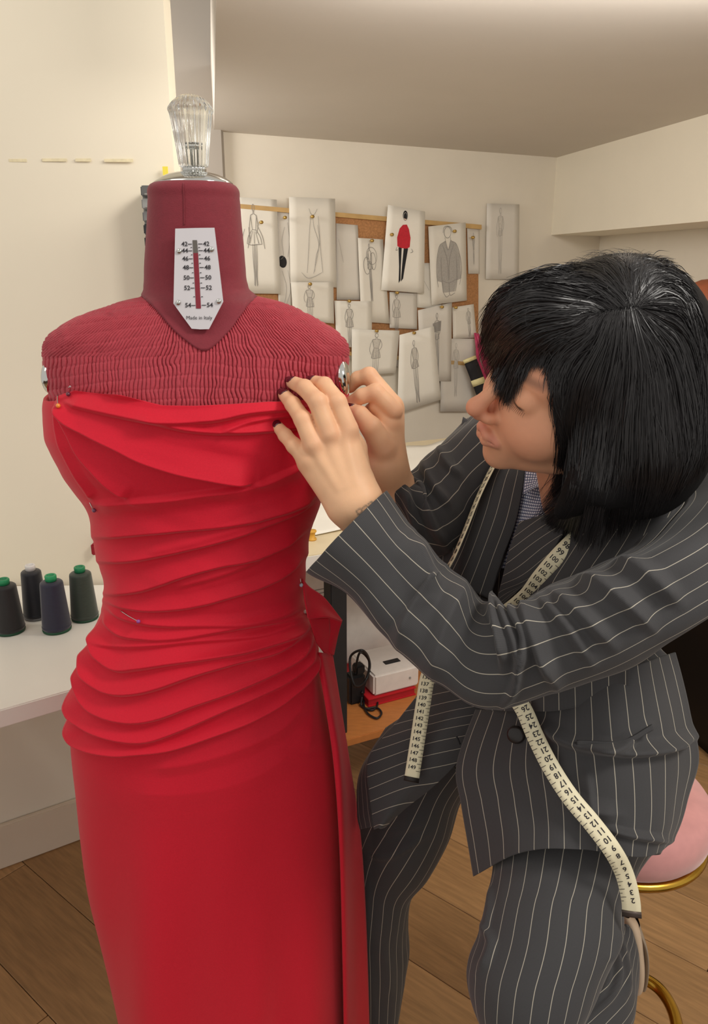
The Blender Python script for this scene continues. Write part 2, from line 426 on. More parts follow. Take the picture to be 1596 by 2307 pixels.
def ell(cx, cy, rx, ry, a0=0, a1=360, n=20, rot=0):
    t = np.radians(np.linspace(a0, a1, n)); x = rx * np.cos(t); y = ry * np.sin(t); r = math.radians(rot)
    return [(cx + x[i] * math.cos(r) - y[i] * math.sin(r), cy + x[i] * math.sin(r) + y[i] * math.cos(r)) for i in range(n)]
class Fig(list): fill = None
def figure(cx=.5, top=.1, h=.8, skirt=.0, sk_h=.22, arms=1, lean=0.0, pants=0):
    """strokes of a tall fashion figure; unit paper coordinates, v down"""
    s = Fig(); X = lambda x, t: cx + x * h + lean * (t - .3) * h; Y = lambda t: top + t * h
    P = lambda l: [(X(x, t), Y(t)) for x, t in l]
    s.append([(X(0, .05) + .03 * h * math.cos(a), Y(.055) + .05 * h * math.sin(a) * .8) for a in np.linspace(0, 6.3, 16)])
    s.append(P([(-.012, .095), (-.014, .125), (-.075, .145), (-.062, .23), (-.045, .31)]))
    s.append(P([(.012, .095), (.014, .125), (.075, .145), (.062, .23), (.045, .31)]))
    if arms:
        s.append(P([(-.075, .145), (-.115, .25), (-.125, .36), (-.10, .44)])); s.append(P([(.075, .145), (.11, .24), (.085, .33), (.05, .36)]))
    w = .07 + skirt
    s.append(P([(-.045, .31), (-w * .8, .31 + sk_h * .5), (-w, .31 + sk_h)])); s.append(P([(.045, .31), (w * .8, .31 + sk_h * .5), (w, .31 + sk_h)]))
    s.append(P([(-w, .31 + sk_h), (-w * .4, .325 + sk_h), (w * .4, .315 + sk_h), (w, .31 + sk_h)]))
    s.append(P([(-.045, .31), (.045, .315)]))
    for k in (-.5, .0, .45): s.append(P([(k * .08, .33), (k * w * 1.3, .31 + sk_h * .97)]))
    b = .31 + sk_h
    s.fill = P([(-.014, .125), (-.075, .145), (-.062, .23), (-.045, .31), (-w * .8, .31 + sk_h * .5), (-w, b), (-w * .4, b + .015), (w * .4, b + .005), (w, b), (w * .8, .31 + sk_h * .5), (.045, .31), (.062, .23), (.075, .145), (.014, .125)])
    for sgn in (-1, 1):
        s.append(P([(sgn * .055, b), (sgn * .05, .72), (sgn * .034, .86), (sgn * .04, .98)]))
        s.append(P([(sgn * .012, b), (sgn * .018, .72), (sgn * .014, .86), (sgn * .028, .99)]))
    return s
def paper(name, q, layer, label, strokes=(), fills=(), wline=0.0022, pm=0, curl=0.0016, sm=None, group='fashion sketches pinned to the board'):
    C = [BW(X, Y, 0.014 + layer * 0.0035) for X, Y in q]                 # TL TR BR BL
    n = 7
    def at(u, v, lift=0.0):
        p = (C[0] * (1 - u) + C[1] * u) * (1 - v) + (C[3] * (1 - u) + C[2] * u) * v
        return p + bnn * (curl * (abs(2 * u - 1) ** 2 * (0.3 + v) * 0.4 + v * v * 0.4) + lift)
    e = empty(name, at(.5, 1)); tag(e, label, 'sketch', group)
    V = [at(i / (n - 1), j / (n - 1)) for j in range(n) for i in range(n)]
    o = np_mesh('sheet', V, grid_quads(n, n), M_papers[pm]); solidify(o, 0.0006); adopt(o, e)
    wd = np.linalg.norm(C[1] - C[0]); ht = np.linalg.norm(C[3] - C[0])
    if strokes:
        VV, FF = [], []
        for st in strokes:
            lw = wline * .62
            pts = np.asarray(st, float)
            if len(pts) > 2: pts = catmull(pts, max(8, len(pts) * 3))
            T = np.gradient(pts * [wd, ht], axis=0); T /= np.linalg.norm(T, axis=1)[:, None] + 1e-9
            Nn = np.stack([-T[:, 1], T[:, 0]], 1) / [wd, ht]
            k0 = len(VV)
            for i in range(len(pts)):
                w2 = lw * 0.5 * (0.6 + 0.4 * math.sin(3.1 * i / len(pts)))
                for sg in (-1, 1):
                    u, v = pts[i] + sg * w2 * Nn[i]; VV.append(at(u, v, 0.0020))
            for i in range(len(pts) - 1): FF.append((k0 + 2 * i, k0 + 2 * i + 1, k0 + 2 * i + 3, k0 + 2 * i + 2))
        adopt(mesh_obj('drawing', VV, FF, sm or M_pencil, None, False), e)['kind'] = 'stuff'
    fills = list(fills)
    if getattr(strokes, 'fill', None): fills.append(('garment_wash', strokes.fill, M_wash))
    for fname, poly, fm in fills:
        VV = [at(u, v, 0.0012) for u, v in poly]
        adopt(mesh_obj(fname, VV, [tuple(range(len(VV)))], fm, None, False), e)
    return e
# shapes drawn by hand
puff = figure(.42, .05, .88, .13, .17) + [[(.2, .32), (.12, .45), (.1, .56)], [(.3, .3), (.3, .42), (.26, .52)], [(.5, .28), (.62, .4), (.66, .52)]]
gown = [[(.42, .12), (.46, .18), (.5, .19), (.54, .18), (.6, .12)], [(.5, .19), (.52, .32), (.62, .5), (.6, .62), (.5, .86)], [(.46, .2), (.42, .4), (.4, .6), (.36, .86)],
        [(.62, .2), (.64, .4), (.66, .6), (.7, .84)], [(.24, .86), (.36, .92), (.5, .9), (.68, .84)], [(.6, .3), (.64, .5), (.56, .66), (.52, .84)]]
suit = [ell(.5, .1, .09, .07), [(.42, .16), (.44, .2), (.28, .25), (.2, .4), (.17, .6), (.2, .78)], [(.58, .16), (.58, .2), (.72, .25), (.82, .4), (.86, .6), (.8, .78)],
        [(.44, .2), (.5, .32), (.58, .2)], [(.36, .25), (.47, .45), (.49, .7)], [(.66, .25), (.53, .45), (.51, .7)], [(.3, .4), (.31, .7), (.34, .86)], [(.72, .4), (.73, .7), (.68, .86)],
        [(.31, .7), (.5, .74), (.73, .7)], [(.34, .86), (.42, .92), (.5, .9)], [(.5, .74), (.52, .9), (.66, .88)], [(.38, .1), (.4, .04), (.5, .02), (.6, .05), (.62, .1)]]
jacket_fill = [(.44, .2), (.28, .25), (.2, .42), (.18, .7), (.3, .72), (.33, .86), (.66, .86), (.72, .72), (.85, .7), (.82, .42), (.72, .25), (.58, .2), (.51, .32)]
redfig = [ell(.47, .1, .05, .045), [(.3, .47), (.28, .51), (.33, .5)], [(.66, .47), (.7, .5), (.64, .52)]]
red_top = [(.42, .2), (.34, .25), (.29, .36), (.31, .46), (.4, .475), (.55, .475), (.62, .45), (.63, .34), (.58, .24), (.52, .19)]
legL = [(.34, .47), (.42, .47), (.42, .7), (.43, .86), (.39, .9), (.38, .7)]; legR = [(.47, .47), (.58, .47), (.52, .7), (.49, .84), (.44, .88), (.45, .7)]
hood = ell(.47, .09, .065, .06, 150, 400, 14); face = ell(.475, .11, .035, .035)
stripe = lambda v: [(.4, v), (.55, v + .01), (.55, v + .022), (.4, v + .012)]
paper('backing_sheet', [(0, 150), (560, 190), (560, 860), (0, 820)], -1.2, 'large blank backing sheet behind the puff dress and gown sketches', pm=2, curl=0.0, group='blank backing sheets on the board')
paper('backing_sheet', [(560, 440), (830, 440), (860, 960), (560, 900)], -1.0, 'large blank backing sheet behind the bow-waisted sketch', pm=2, curl=0.0, group='blank backing sheets on the board')
paper('backing_sheet', [(1060, 260), (1298, 275), (1300, 990), (850, 950)], -1.1, 'large blank backing sheet behind the suit sketch', pm=2, curl=0.0, group='blank backing sheets on the board')
paper('fashion_sketch', [(557, 195), (672, 205), (690, 600), (560, 600)], 0, 'blank pale sheet between the tall gown sketch and the small bow sketch', [[(.1, .2), (.3, .5)]], pm=2, sm=M_pencil_soft)
paper('fashion_sketch', [(245, 135), (322, 140), (325, 645), (252, 625)], 1, 'narrow sketch with a solid black oval beside the puff dress sketch',
      [[(.5, .15), (.3, .3), (.4, .45), (.2, .5)], [(.7, .1), (.85, .3), (.7, .46)], [(.3, .62), (.6, .8), (.4, 1.)], [(.7, .6), (.9, .78), (.6, .97)]],
      [('black_patch', ell(.33, .52, .3, .065), M_ink)], pm=2)
paper('fashion_sketch', [(20, 55), (243, 70), (265, 568), (42, 565)], 3, 'puff-skirted dress sketch pinned nearest the neck of the dress form', puff, wline=0.004, pm=1)
paper('fashion_sketch', [(308, 55), (552, 65), (560, 535), (315, 512)], 4, 'tall sheet with faint strapless gown sketch', gown, wline=0.0035, sm=M_pencil_soft)
paper('fashion_sketch', [(985, 405), (1112, 405), (1112, 650), (985, 640)], 1, 'plain sheet peeking out left of the suit sketch', [[(.2, .3), (.5, .6)]], pm=1, sm=M_pencil_soft)
paper('fashion_sketch', [(1250, 212), (1316, 225), (1316, 462), (1256, 462)], 1, 'faint sketch on narrow sheet right of the suit sketch', figure(.5, .1, .7), sm=M_pencil_soft, pm=2)
paper('fashion_sketch', [(1355, 90), (1527, 95), (1522, 492), (1348, 490)], 0, 'faint sketch on the wall right of the pin board', figure(.42, .04, .9, 0, .1), sm=M_pencil_soft, pm=2)
paper('fashion_sketch', [(672, 272), (805, 280), (840, 725), (690, 715)], 3, 'sheet with bow-waisted dress sketch left of the red top sketch',
      figure(.42, .05, .7, .06, .12) + [ell(.5, .2, .2, .1), ell(.3, .32, .12, .1), ell(.55, .26, .1, .1)], wline=0.0035, pm=0)
paper('fashion_sketch', [(840, 558), (985, 562), (985, 755), (840, 748)], 2, 'sketch sheet hanging just below the red top sketch', figure(.25, .05, 1.2, .05), pm=2, wline=0.003)
paper('fashion_sketch', [(832, 97), (1028, 133), (1022, 565), (795, 548)], 7, 'white sheet with figure in red top and black leggings', redfig,
      [('red_top', red_top, M_redink), ('left_legging', legL, M_ink), ('right_legging', legR, M_ink), ('hood', hood, M_ink), ('face', face, M_skinink)] +
      [('collar_stripe', stripe(v), M_papers[3]) for v in (.235, .27, .305)], wline=0.004, pm=3)
paper('fashion_sketch', [(1045, 212), (1243, 190), (1248, 603), (1062, 627)], 5, 'grey pencil sketch of a man in suit and tie', suit, [('suit_shading', jacket_fill, M_pencil_soft)], wline=0.004, pm=0)
paper('fashion_sketch', [(318, 506), (543, 506), (546, 725), (330, 705)], 5, 'sketch sheet hanging below the tall gown sketch', figure(.42, .06, 1.05, .02), pm=0, wline=0.003)
paper('fashion_sketch', [(548, 604), (748, 608), (745, 850), (560, 850)], 4, 'bandeau and skirt sketch right of the dress form shoulder', figure(.38, .05, .95, .04), pm=1, wline=0.0035)
paper('fashion_sketch', [(990, 655), (1170, 613), (1165, 1030), (1005, 1030)], 3, 'dark-topped figure sketch below the suit sketch', figure(.55, .08, .85, 0, .1),
      [('dark_top', [(.42, .22), (.68, .2), (.66, .33), (.46, .34)], M_pencil)], pm=2, wline=0.004)
paper('fashion_sketch', [(1172, 640), (1285, 622), (1300, 800), (1175, 806)], 2, 'small faint sketch sheet level with the black fringe', figure(.72, .08, .9), pm=0, sm=M_pencil)
paper('fashion_sketch', [(1112, 805), (1302, 805), (1292, 1190), (1108, 1190)], 2, 'pale sketch sheet between the pinching hand and the nose', figure(.42, .05, .75, .02, .15), pm=2, sm=M_pencil_soft)
paper('fashion_sketch', [(640, 755), (893, 762), (872, 985), (640, 1005)], 6, 'short-skirt sketch above the pinching hand', figure(.52, .06, 1.1, .02, .2), pm=1, wline=0.0035)
paper('fashion_sketch', [(893, 785), (1075, 740), (1112, 1127), (880, 1202)], 7, 'tilted sheet with belted coat sketch, lowest on the board', figure(.42, .1, .85, .03, .12, lean=.1), pm=3, wline=0.0035)
M_brass = mat('brass', lin(196, 162, 92), 0.3, metal=0.8)
pinat = [((160, 190), 'on the puff dress sketch'), ((285, 165), 'above the black oval sketch'), ((430, 160), 'on the tall gown sketch'), ((745, 287), 'on the bow-waisted sketch'),
         ((850, 255), 'on the red top sketch'), ((1182, 237), 'on the suit sketch'), ((1278, 270), 'on the narrow sheet right of the suit'), ((418, 516), 'on the sheet below the tall gown sketch'),
         ((625, 606), 'on the bandeau and skirt sketch'), ((770, 764), 'on the short-skirt sketch'), ((968, 774), 'on the tilted coat sketch'), ((878, 562), 'just below the red top sketch'),
         ((1115, 637), 'on the dark-topped figure sketch'), ((1188, 640), 'on the small faint sketch')]
for (X, Y), where in pinat:
    p = BW(X, Y, 0.046); e = empty('push_pin', p, math.atan2(bn[1], bn[0])); tag(e, 'brass push pin ' + where, 'push pin', 'brass push pins on the sketches')
    h = lathe('pin_head', [(0.0, 0.012), (0.006, 0.011), (0.0065, 0.008), (0.004, 0.006), (0.0038, 0.002), (0.006, 0.0), (0.006, -0.001), (0.0, -0.001)], M_brass, parent=e, k=12)
    h.rotation_euler = (0, math.pi / 2, 0)
    h = lathe('pin_point', [(0.0008, 0.0), (0.0006, -0.02), (0.0, -0.028)], M_brass, parent=e, k=6); h.rotation_euler = (0, math.pi / 2, 0)

# magenta ribbon and black strap hanging at the right end of the board
def wallstrip(name, pts, wpx, th, m, off, parent):
    C = np.array(pts, float); L_, R_ = [], []
    T = np.gradient(C, axis=0); T /= np.linalg.norm(T, axis=1)[:, None]; Nn = np.stack([-T[:, 1], T[:, 0]], 1)
    wv = np.interp(np.linspace(0, 1, len(C)), np.linspace(0, 1, len(wpx)), wpx) if np.ndim(wpx) else np.full(len(C), wpx)
    V = []
    for i in range(len(C)):
        for s in (-1, -.33, .33, 1):
            q = C[i] + Nn[i] * s * wv[i] / 2; V.append(PW(q[0], q[1], BA, BB, off + 0.012 * (1 - s * s)))
    o = np_mesh(name, V, grid_quads(4, len(C)), m); solidify(o, th); return adopt(o, parent)
e = empty('ribbon', PW(1095, 860, BA, BB, .05)); tag(e, 'magenta satin ribbon hanging on the wall in front of the nose', 'ribbon')
M_mag = mat('magenta_satin', lin(176, 40, 84), 0.4, var=0.15, sheen=0.2)
wallstrip('ribbon_tail', [(1072, 750), (1077, 785), (1079, 815), (1090, 845), (1098, 870)], [8, 10, 12, 26, 22], 0.004, M_mag, 0.05, e)
wallstrip('ribbon_tail', [(1076, 752), (1092, 790), (1102, 815), (1106, 850)], [8, 22, 30, 16], 0.004, M_mag, 0.062, e)
e = empty('strap', PW(1085, 880, BA, BB, .05)); tag(e, 'black webbing strap with cream bands hanging beside the magenta ribbon', 'strap')
wallstrip('webbing', [(1060, 812), (1068, 832), (1078, 858), (1090, 890), (1098, 915)], 30, 0.006, mat('black_webbing', lin(30, 29, 32), 0.8, bump=0.2), 0.075, e)
wallstrip('cream_band', [(1076, 854), (1081, 867)], 31, 0.008, mat('cream_tape', lin(226, 214, 160), 0.7), 0.078, e)
wallstrip('cream_band', [(1058, 807), (1061, 814)], 31, 0.008, mat('cream_tape', lin(226, 214, 160), 0.7), 0.078, e)

# ------------------------------------------------------------------ cutting table and what lies on it
TZ = 0.80
T0 = PZ(700, 1252, TZ)[:2]; td = bdir; tn = -bn                           # td along the front edge, tn away from the camera
tp = lambda s, t: T0 + td * s + tn * t
tb = empty('cutting_table', (*tp(.4, .4), 0)); tag(tb, 'white-topped cutting table with black legs and wooden lower shelf', 'table')
adopt(prism('table_top', [tp(-.16, 0), tp(1.15, 0), tp(1.15, 1.0), tp(-.16, 1.0)], TZ - 0.036, TZ, mat('table_laminate', lin(222, 206, 172), 0.4, var=0.04, scale=12), None, 0.003), tb)
adopt(prism('edge_band', [tp(-.165, -0.003), tp(1.155, -0.003), tp(1.155, 0.0), tp(-.165, 0.0)], TZ - 0.036, TZ - 0.001, M_white, None, 0.0), tb)
for s in (0.065, 1.02):
    for t in (0.03, 0.85):
        adopt(prism('leg', [tp(s, t), tp(s + .045, t), tp(s + .045, t + .045), tp(s, t + .045)], 0.0, TZ - 0.036, M_black, None, 0.002), tb)
for t in (0.05, 0.88):
    adopt(prism('apron', [tp(.11, t), tp(1.02, t), tp(1.02, t + .02), tp(.11, t + .02)], TZ - 0.10, TZ - 0.036, mat('grey_metal', lin(150, 146, 140), 0.5), None, 0.001), tb)
SZ = 0.265
adopt(prism('lower_shelf', [tp(.03, .0), tp(1.07, .0), tp(1.07, .55), tp(.03, .55)], SZ - 0.022, SZ, mat('beech_shelf', lin(186, 118, 62), 0.45, var=0.12, scale=9, stretch=(3, 12, 3)), None, 0.002), tb)
def on_shelf(px, py, z=SZ): return PZ(px, py, z)[:2]
def sbox(name, s0, s1, t0, t1, z0, z1, m, label, cat, bev=0.003):
    o = prism(name, [tp(s0, t0), tp(s1, t0), tp(s1, t1), tp(s0, t1)], z0, z1, m, None, bev); tag(o, label, cat); return o
def st(px, py, z):
    q = PZ(px, py, z)[:2] - T0; return float(q @ td), float(q @ tn)
s0, t0 = st(842, 1535, SZ); s1, t1 = st(938, 1566, SZ)
t0 = min(t0, t1) - 0.0
bk = empty('red_folder', (*tp((s0 + s1) / 2, t0 + .1), SZ)); tag(bk, 'red folder lying on the shelf under the white box', 'folder')
adopt(prism('cover', [tp(s0 - .08, t0), tp(s1, t0), tp(s1, t0 + .22), tp(s0 - .08, t0 + .22)], SZ + 0.0005, SZ + 0.004, mat('red_card', lin(190, 30, 40), 0.5), None, 0.001), bk)
adopt(prism('cover', [tp(s0 - .08, t0), tp(s1, t0), tp(s1, t0 + .22), tp(s0 - .08, t0 + .22)], SZ + 0.022, SZ + 0.026, mat('red_card', lin(190, 30, 40), 0.5), None, 0.001), bk)
adopt(prism('pages', [tp(s0 - .078, t0 + .004), tp(s1 - .004, t0 + .004), tp(s1 - .004, t0 + .218), tp(s0 - .078, t0 + .218)], SZ + 0.004, SZ + 0.022, mat('folder_inside', lin(170, 26, 36), 0.6), None, 0.0), bk)
wbx = empty('white_device', (*tp((s0 + s1) / 2, t0 + .1), SZ + .026)); tag(wbx, 'flat white plastic device resting on the red folder', 'device')
adopt(prism('body', [tp(s0 - .06, t0 + .005), tp(s1 + .012, t0 + .005), tp(s1 + .012, t0 + .16), tp(s0 - .06, t0 + .16)], SZ + 0.0265, SZ + 0.092, mat('white_plastic', lin(224, 216, 208), 0.4), None, 0.006), wbx)
q = tp(s1 - .02, t0 + .0035)
adopt(box('button', (q[0], q[1], SZ + .06), (.006, .004, .006), mat('grey_metal', (.3, .3, .3)), None, .001, math.atan2(td[1], td[0])), wbx)
q = tp(s1 - .05, t0 + .06)
adopt(box('top_vent', (q[0], q[1], SZ + .0925), (.05, .02, .003), M_black, None, .001, math.atan2(td[1], td[0])), wbx)
s2, t2 = st(800, 1500, SZ)
cb = empty('white_carton', (*tp(.2, .3), SZ)); tag(cb, 'tall white carton with small grey print standing on the shelf', 'box')
adopt(prism('carton', [tp(.10, .33), tp(.46, .33), tp(.46, .53), tp(.10, .53)], SZ + 0.0005, SZ + 0.40, mat('white_card', lin(220, 214, 206), 0.6), None, 0.002), cb)
for i, wdt in enumerate((.05, .042, .046)):
    q = tp(.135 + wdt / 2, .3292)
    adopt(box('print_line', (q[0], q[1], SZ + .29 - i * .012), (wdt, .0006, .003), M_pencil, None, 0, math.atan2(td[1], td[0])), cb)
# black cables and the adapter they come from
M_cable = mat('black_rubber', lin(24, 23, 24), 0.5)
def shelf_pts(l): return [PD(px, py, d) for px, py, d in l]
dsh = lambda px, py, up=0.006: PZ(px, py, SZ + up)
ad = empty('power_adapter', dsh(800, 1560)); tag(ad, 'black power adapter with bundled cord hanging beside the table leg', 'adapter')
c0 = dsh(800, 1575); rzt = math.atan2(td[1], td[0])
adopt(box('adapter_body', (c0[0], c0[1], SZ + .045), (.05, .04, .09), M_cable, None, .006, rzt), ad)
adopt(box('plug', (c0[0] + .01, c0[1], SZ + .105), (.03, .03, .03), M_cable, None, .005, rzt), ad)
def cable(name, pts, lab, r=0.0035):
    o = tube(name, pts, r, M_cable, None, n=90, k=8); tag(o, lab, 'cable'); return o
cable('cable', [c0 + [.0, -.02, .1], dsh(812, 1470, .17), dsh(832, 1490, .13), dsh(826, 1530, .08), dsh(800, 1545, .09), dsh(790, 1480, .16), dsh(815, 1465, .19), dsh(834, 1500, .11), dsh(822, 1540, .05), c0 + [.02, -.02, .03]],
      'looped black cable hanging against the white carton')
cable('cable', [c0 + [.02, -.022, .02], dsh(815, 1590), dsh(838, 1600), dsh(850, 1590), dsh(845, 1568), dsh(828, 1566), dsh(820, 1588), dsh(832, 1610), dsh(850, 1618), dsh(860, 1606), dsh(848, 1594), dsh(826, 1596), dsh(812, 1588)],
      'black cable coiled in a knot at the front of the wooden shelf', 0.003)
# papers and pattern pieces on the table
def sheet(px, z, name, lab, m, th=0.0008, wob=0.006):
    Q = [PZ(x, y, z) for x, y in px]; n = 12; V = []
    for j in range(n):
        for i in range(n):
            u, v = i / (n - 1), j / (n - 1); p = (Q[0] * (1 - u) + Q[1] * u) * (1 - v) + (Q[3] * (1 - u) + Q[2] * u) * v
            p = p + np.array([0, 0, wob * (0.5 + vnoise(np.array([u * 3.1 + px[0][0], v * 3.3, 1.7])))]); V.append(p)
    o = np_mesh(name, V, grid_quads(n, n), m); solidify(o, th, 1); return tag(o, lab, 'paper')
sheet([(640, 1150), (768, 1118), (775, 1195), (640, 1222)], TZ + 0.001, 'pattern_paper', 'white pattern paper on the table beside the waist of the dress', M_papers[3])
sheet([(868, 1015), (1010, 1002), (1040, 1075), (860, 1100)], TZ + 0.002, 'pattern_paper', 'crumpled white pattern paper at the far side of the table', M_papers[3], wob=0.03)
sheet([(690, 1060), (860, 1040), (880, 1110), (690, 1150)], TZ + 0.0008, 'pattern_paper', 'white pattern paper half hidden behind the hands', M_papers[1])
p = PZ(703, 1216, TZ); o = lathe('thread_reel', [(0.0, 0.0), (0.012, 0.0), (0.012, 0.004), (0.008, 0.005), (0.009, 0.02), (0.012, 0.021), (0.012, 0.025), (0, 0.025)], mat('orange_thread', lin(214, 160, 60), 0.5), p, k=20)
tag(o, 'small orange thread reel on the table beside the red dress', 'thread reel')

# ------------------------------------------------------------------ black cabinet and brown cap at the right edge
cbn = empty('cabinet', (1.265, 2.2, 0), math.radians(13)); tag(cbn, 'low black cabinet standing behind the stool at the right picture edge', 'cabinet')
M_blk = mat('black_lacquer', lin(14, 13, 14), 0.5)
box('body', (0, 0, .39), (0.40, 0.36, .70), M_blk, cbn, .004); box('plinth', (0, .01, .02), (0.36, 0.32, .04), M_blk, cbn, .002)
for s in (-1, 1):
    d = box('door', (s * .1, -.188, .39), (.195, .014, .68), M_blk, cbn, .002)
    box('handle', (s * .03, -.202, .45), (.01, .014, .12), M_black, d, .002)
p = PW(1598, 690, RC - rn * .28, RD - rn * .28, 0.141)
hat = empty('cap', p); tag(hat, 'reddish brown leather cap hung on the right wall beside the hair', 'cap')
M_lea = mat('brown_leather', lin(168, 96, 66), 0.5, var=0.15)
lathe('crown', [(0.105, -.06), (0.108, -.02), (0.10, .03), (0.075, .07), (0.035, .088), (0, .092)], M_lea, parent=hat, k=32)
lathe('brim', [(0.10, -.06), (0.135, -.068), (0.138, -.064), (0.10, -.052)], M_lea, parent=hat, k=32)
# ------------------------------------------------------------------ the dress form
Y0 = 0.95
def zrow(py, y=Y0): return PY(798, py, y)[2]
FORM = np.array([  # picture row, left, right, half depth
    (414, 352, 520, .040), (418, 345, 527, .0435), (424, 341, 532, .046), (450, 340, 536, .047), (500, 338, 540, .048), (550, 335, 545, .049),
    (600, 332, 549, .051), (640, 331, 554, .053), (656, 329, 561, .056), (666, 321, 578, .060), (680, 270, 630, .066), (690, 242, 659, .069), (705, 194, 690, .074),
    (720, 163, 718, .078), (740, 130, 751, .083), (757, 112, 772, .087), (777, 104, 786, .091), (800, 104, 788, .095), (830, 109, 785, .100),
    (860, 117, 778, .104), (890, 123, 770, .107), (930, 126, 760, .107), (1000, 148, 732, .105), (1100, 200, 706, .088), (1200, 232, 684, .078),
    (1300, 252, 674, .074), (1450, 225, 690, .092), (1600, 200, 715, .10)], float)
def prof(table, py):
    z = hermite(table[:, 0], table[:, 1:], np.atleast_1d(py)); return z
def form_surface(theta, py, table=FORM, n=2.25, y0=Y0, grow=0.0):
    theta, py = np.broadcast_arrays(np.asarray(theta, float), np.asarray(py, float))
    q = prof(table, py.ravel()).reshape(py.shape + (3,))
    kz = (H / 2 - py) / F; dy = CP + SP * kz; z = CAMZ + y0 * (-SP + CP * kz) / dy
    sc = y0 / dy / F
    cx = ((q[..., 0] + q[..., 1]) / 2 - W / 2) * sc; a = (q[..., 1] - q[..., 0]) / 2 * sc + grow; b = q[..., 2] + grow
    c, s = np.cos(theta), np.sin(theta)
    ex = 2.0 / n
    return np.stack([cx + a * np.sign(c) * np.abs(c) ** ex, y0 - b * np.sign(s) * np.abs(s) ** ex, z], -1)
def grid_normals(P, closed=True):
    if closed:
        du = np.roll(P, -1, 1) - np.roll(P, 1, 1)
    else:
        du = np.gradient(P, axis=1)
    dv = np.gradient(P, axis=0); n = np.cross(du, dv)
    return n / (np.linalg.norm(n, axis=-1, keepdims=True) + 1e-12)

M_form = mat('crimson_jersey', lin(130, 38, 50), 0.75, var=0.06, scale=200, bump=0.25, bscale=900, sheen=0.15)
M_shir = mat('crimson_shirring', lin(174, 56, 68), 0.7, var=0.10, scale=150, bump=0.2, bscale=700, sheen=0.1)
M_chrome = mat('chrome', lin(205, 205, 200), 0.12, metal=1.0, var=0.02)
form = empty('dress_form', (PY(450, 700, Y0)[0], Y0, 0)); tag(form, 'crimson dress form with shirred shoulders and crystal finial wearing the red dress', 'dress form')
# smooth neck ending in a point on the chest
Vpx = np.array([(321, 668), (345, 690), (400, 752), (440, 784), (460, 795), (482, 782), (520, 742), (556, 690), (578, 668)], float)
def vline(px): return np.interp(px, Vpx[:, 0], Vpx[:, 1], left=660, right=660)
NT = 200
th = np.linspace(0, 2 * np.pi, NT, endpoint=False)
rows = np.linspace(660, 800, 141)
P = form_surface(th[None, :], rows[:, None]); PX, PYy, _ = proj(P)
low = np.full(NT, 662.0)
for i in range(NT):
    if math.sin(th[i]) > 0:
        ok = np.where(PYy[:, i] <= vline(PX[:, i]))[0]
        low[i] = rows[ok[-1]] if len(ok) else 662.0
low = (np.roll(low, 1) + low * 2 + np.roll(low, -1)) / 4
t = np.linspace(0, 1, 70)[:, None]
P = form_surface(th[None, :], 415 + (low[None, :] - 415) * t, grow=0.0016)
edge = form_surface(th[None, :], low[None, :] + 1.0, grow=-0.001)
P = np.concatenate([P, edge], 0)
adopt(np_mesh('neck', P.reshape(-1, 3), grid_quads(NT, 71, True)[:, ::-1], M_form), form)
# centre seam of the neck
ss = [form_surface(np.pi / 2 + 0.02, r, grow=0.0022) for r in np.linspace(422, 512, 14)]
adopt(tube('neck_seam', [np.array(p).reshape(3) for p in ss], 0.0006, M_form, None, n=30, k=6), form)
# shirred shoulders and chest
tf = np.concatenate([np.linspace(-0.3, np.pi + 0.3, 1250, endpoint=False), np.linspace(np.pi + 0.3, 2 * np.pi - 0.3, 120, endpoint=False)])
rw = np.concatenate([np.linspace(660, 700, 30, endpoint=False), np.linspace(700, 930, 110)])
B = form_surface(tf[None, :], rw[:, None])
Nn = grid_normals(B); Nn *= np.sign((Nn[..., 1:2] * (B[..., 1:2] - Y0)) + (Nn[..., 0:1] * (B[..., 0:1] - B[..., 0:1].mean())) + 1e-9)
px, py, _ = proj(B)
# gathers fan out from the neck and fall to the bust
refx = 455 + (px - 455) / np.clip(0.42 + 0.58 * (py - 655) / 150.0, 0.42, 1.0)
wob = 8 * vnoise(np.stack([px / 42, py / 30, px * 0], -1)) + 5 * vnoise(np.stack([px / 14, py / 16, px * 0 + 3], -1))
# rows of stitching, following the shoulders
sag = 24 * ((px - 455) / 330.0) ** 2 - 18 * np.exp(-((px - 455) / 110.0) ** 2) * np.clip((880 - py) / 120, 0, 1)
rv = (py - sag + 5 * vnoise(np.stack([px / 60, py / 60, px * 0 + 9], -1))) / 23.0
rid = np.floor(rv)
jit = 0.9 * (_RN[(rid.astype(int)) & 63, 5, 7] - 0.5) + 0.5 * np.sin(refx / 23 + rid * 2.1)
ph = (refx + wob + jit) / 9.2; fr = ph - np.floor(ph)
gr = np.abs(fr - 0.5) * 2
groove = np.exp(-((1 - gr) / 0.24) ** 2)
amp = 0.55 + 0.45 * np.clip(vnoise(np.stack([np.floor(ph) * 0.71, rid * 0.15, px * 0 + 2], -1)) * 2 + .5, 0, 1.3)
puffr = np.sin(np.pi * (rv - rid))
hst = -0.0038 * groove * amp * (0.75 + 0.25 * puffr) + 0.0002 * puffr - 0.0006 * np.exp(-((np.minimum(rv - rid, 1 - rv + rid)) / 0.07) ** 2)
B = B + Nn * (hst * 1.0)[..., None]
adopt(np_mesh('shirred_torso', B.reshape(-1, 3), grid_quads(len(tf), len(rw), True)[:, ::-1], M_shir), form)
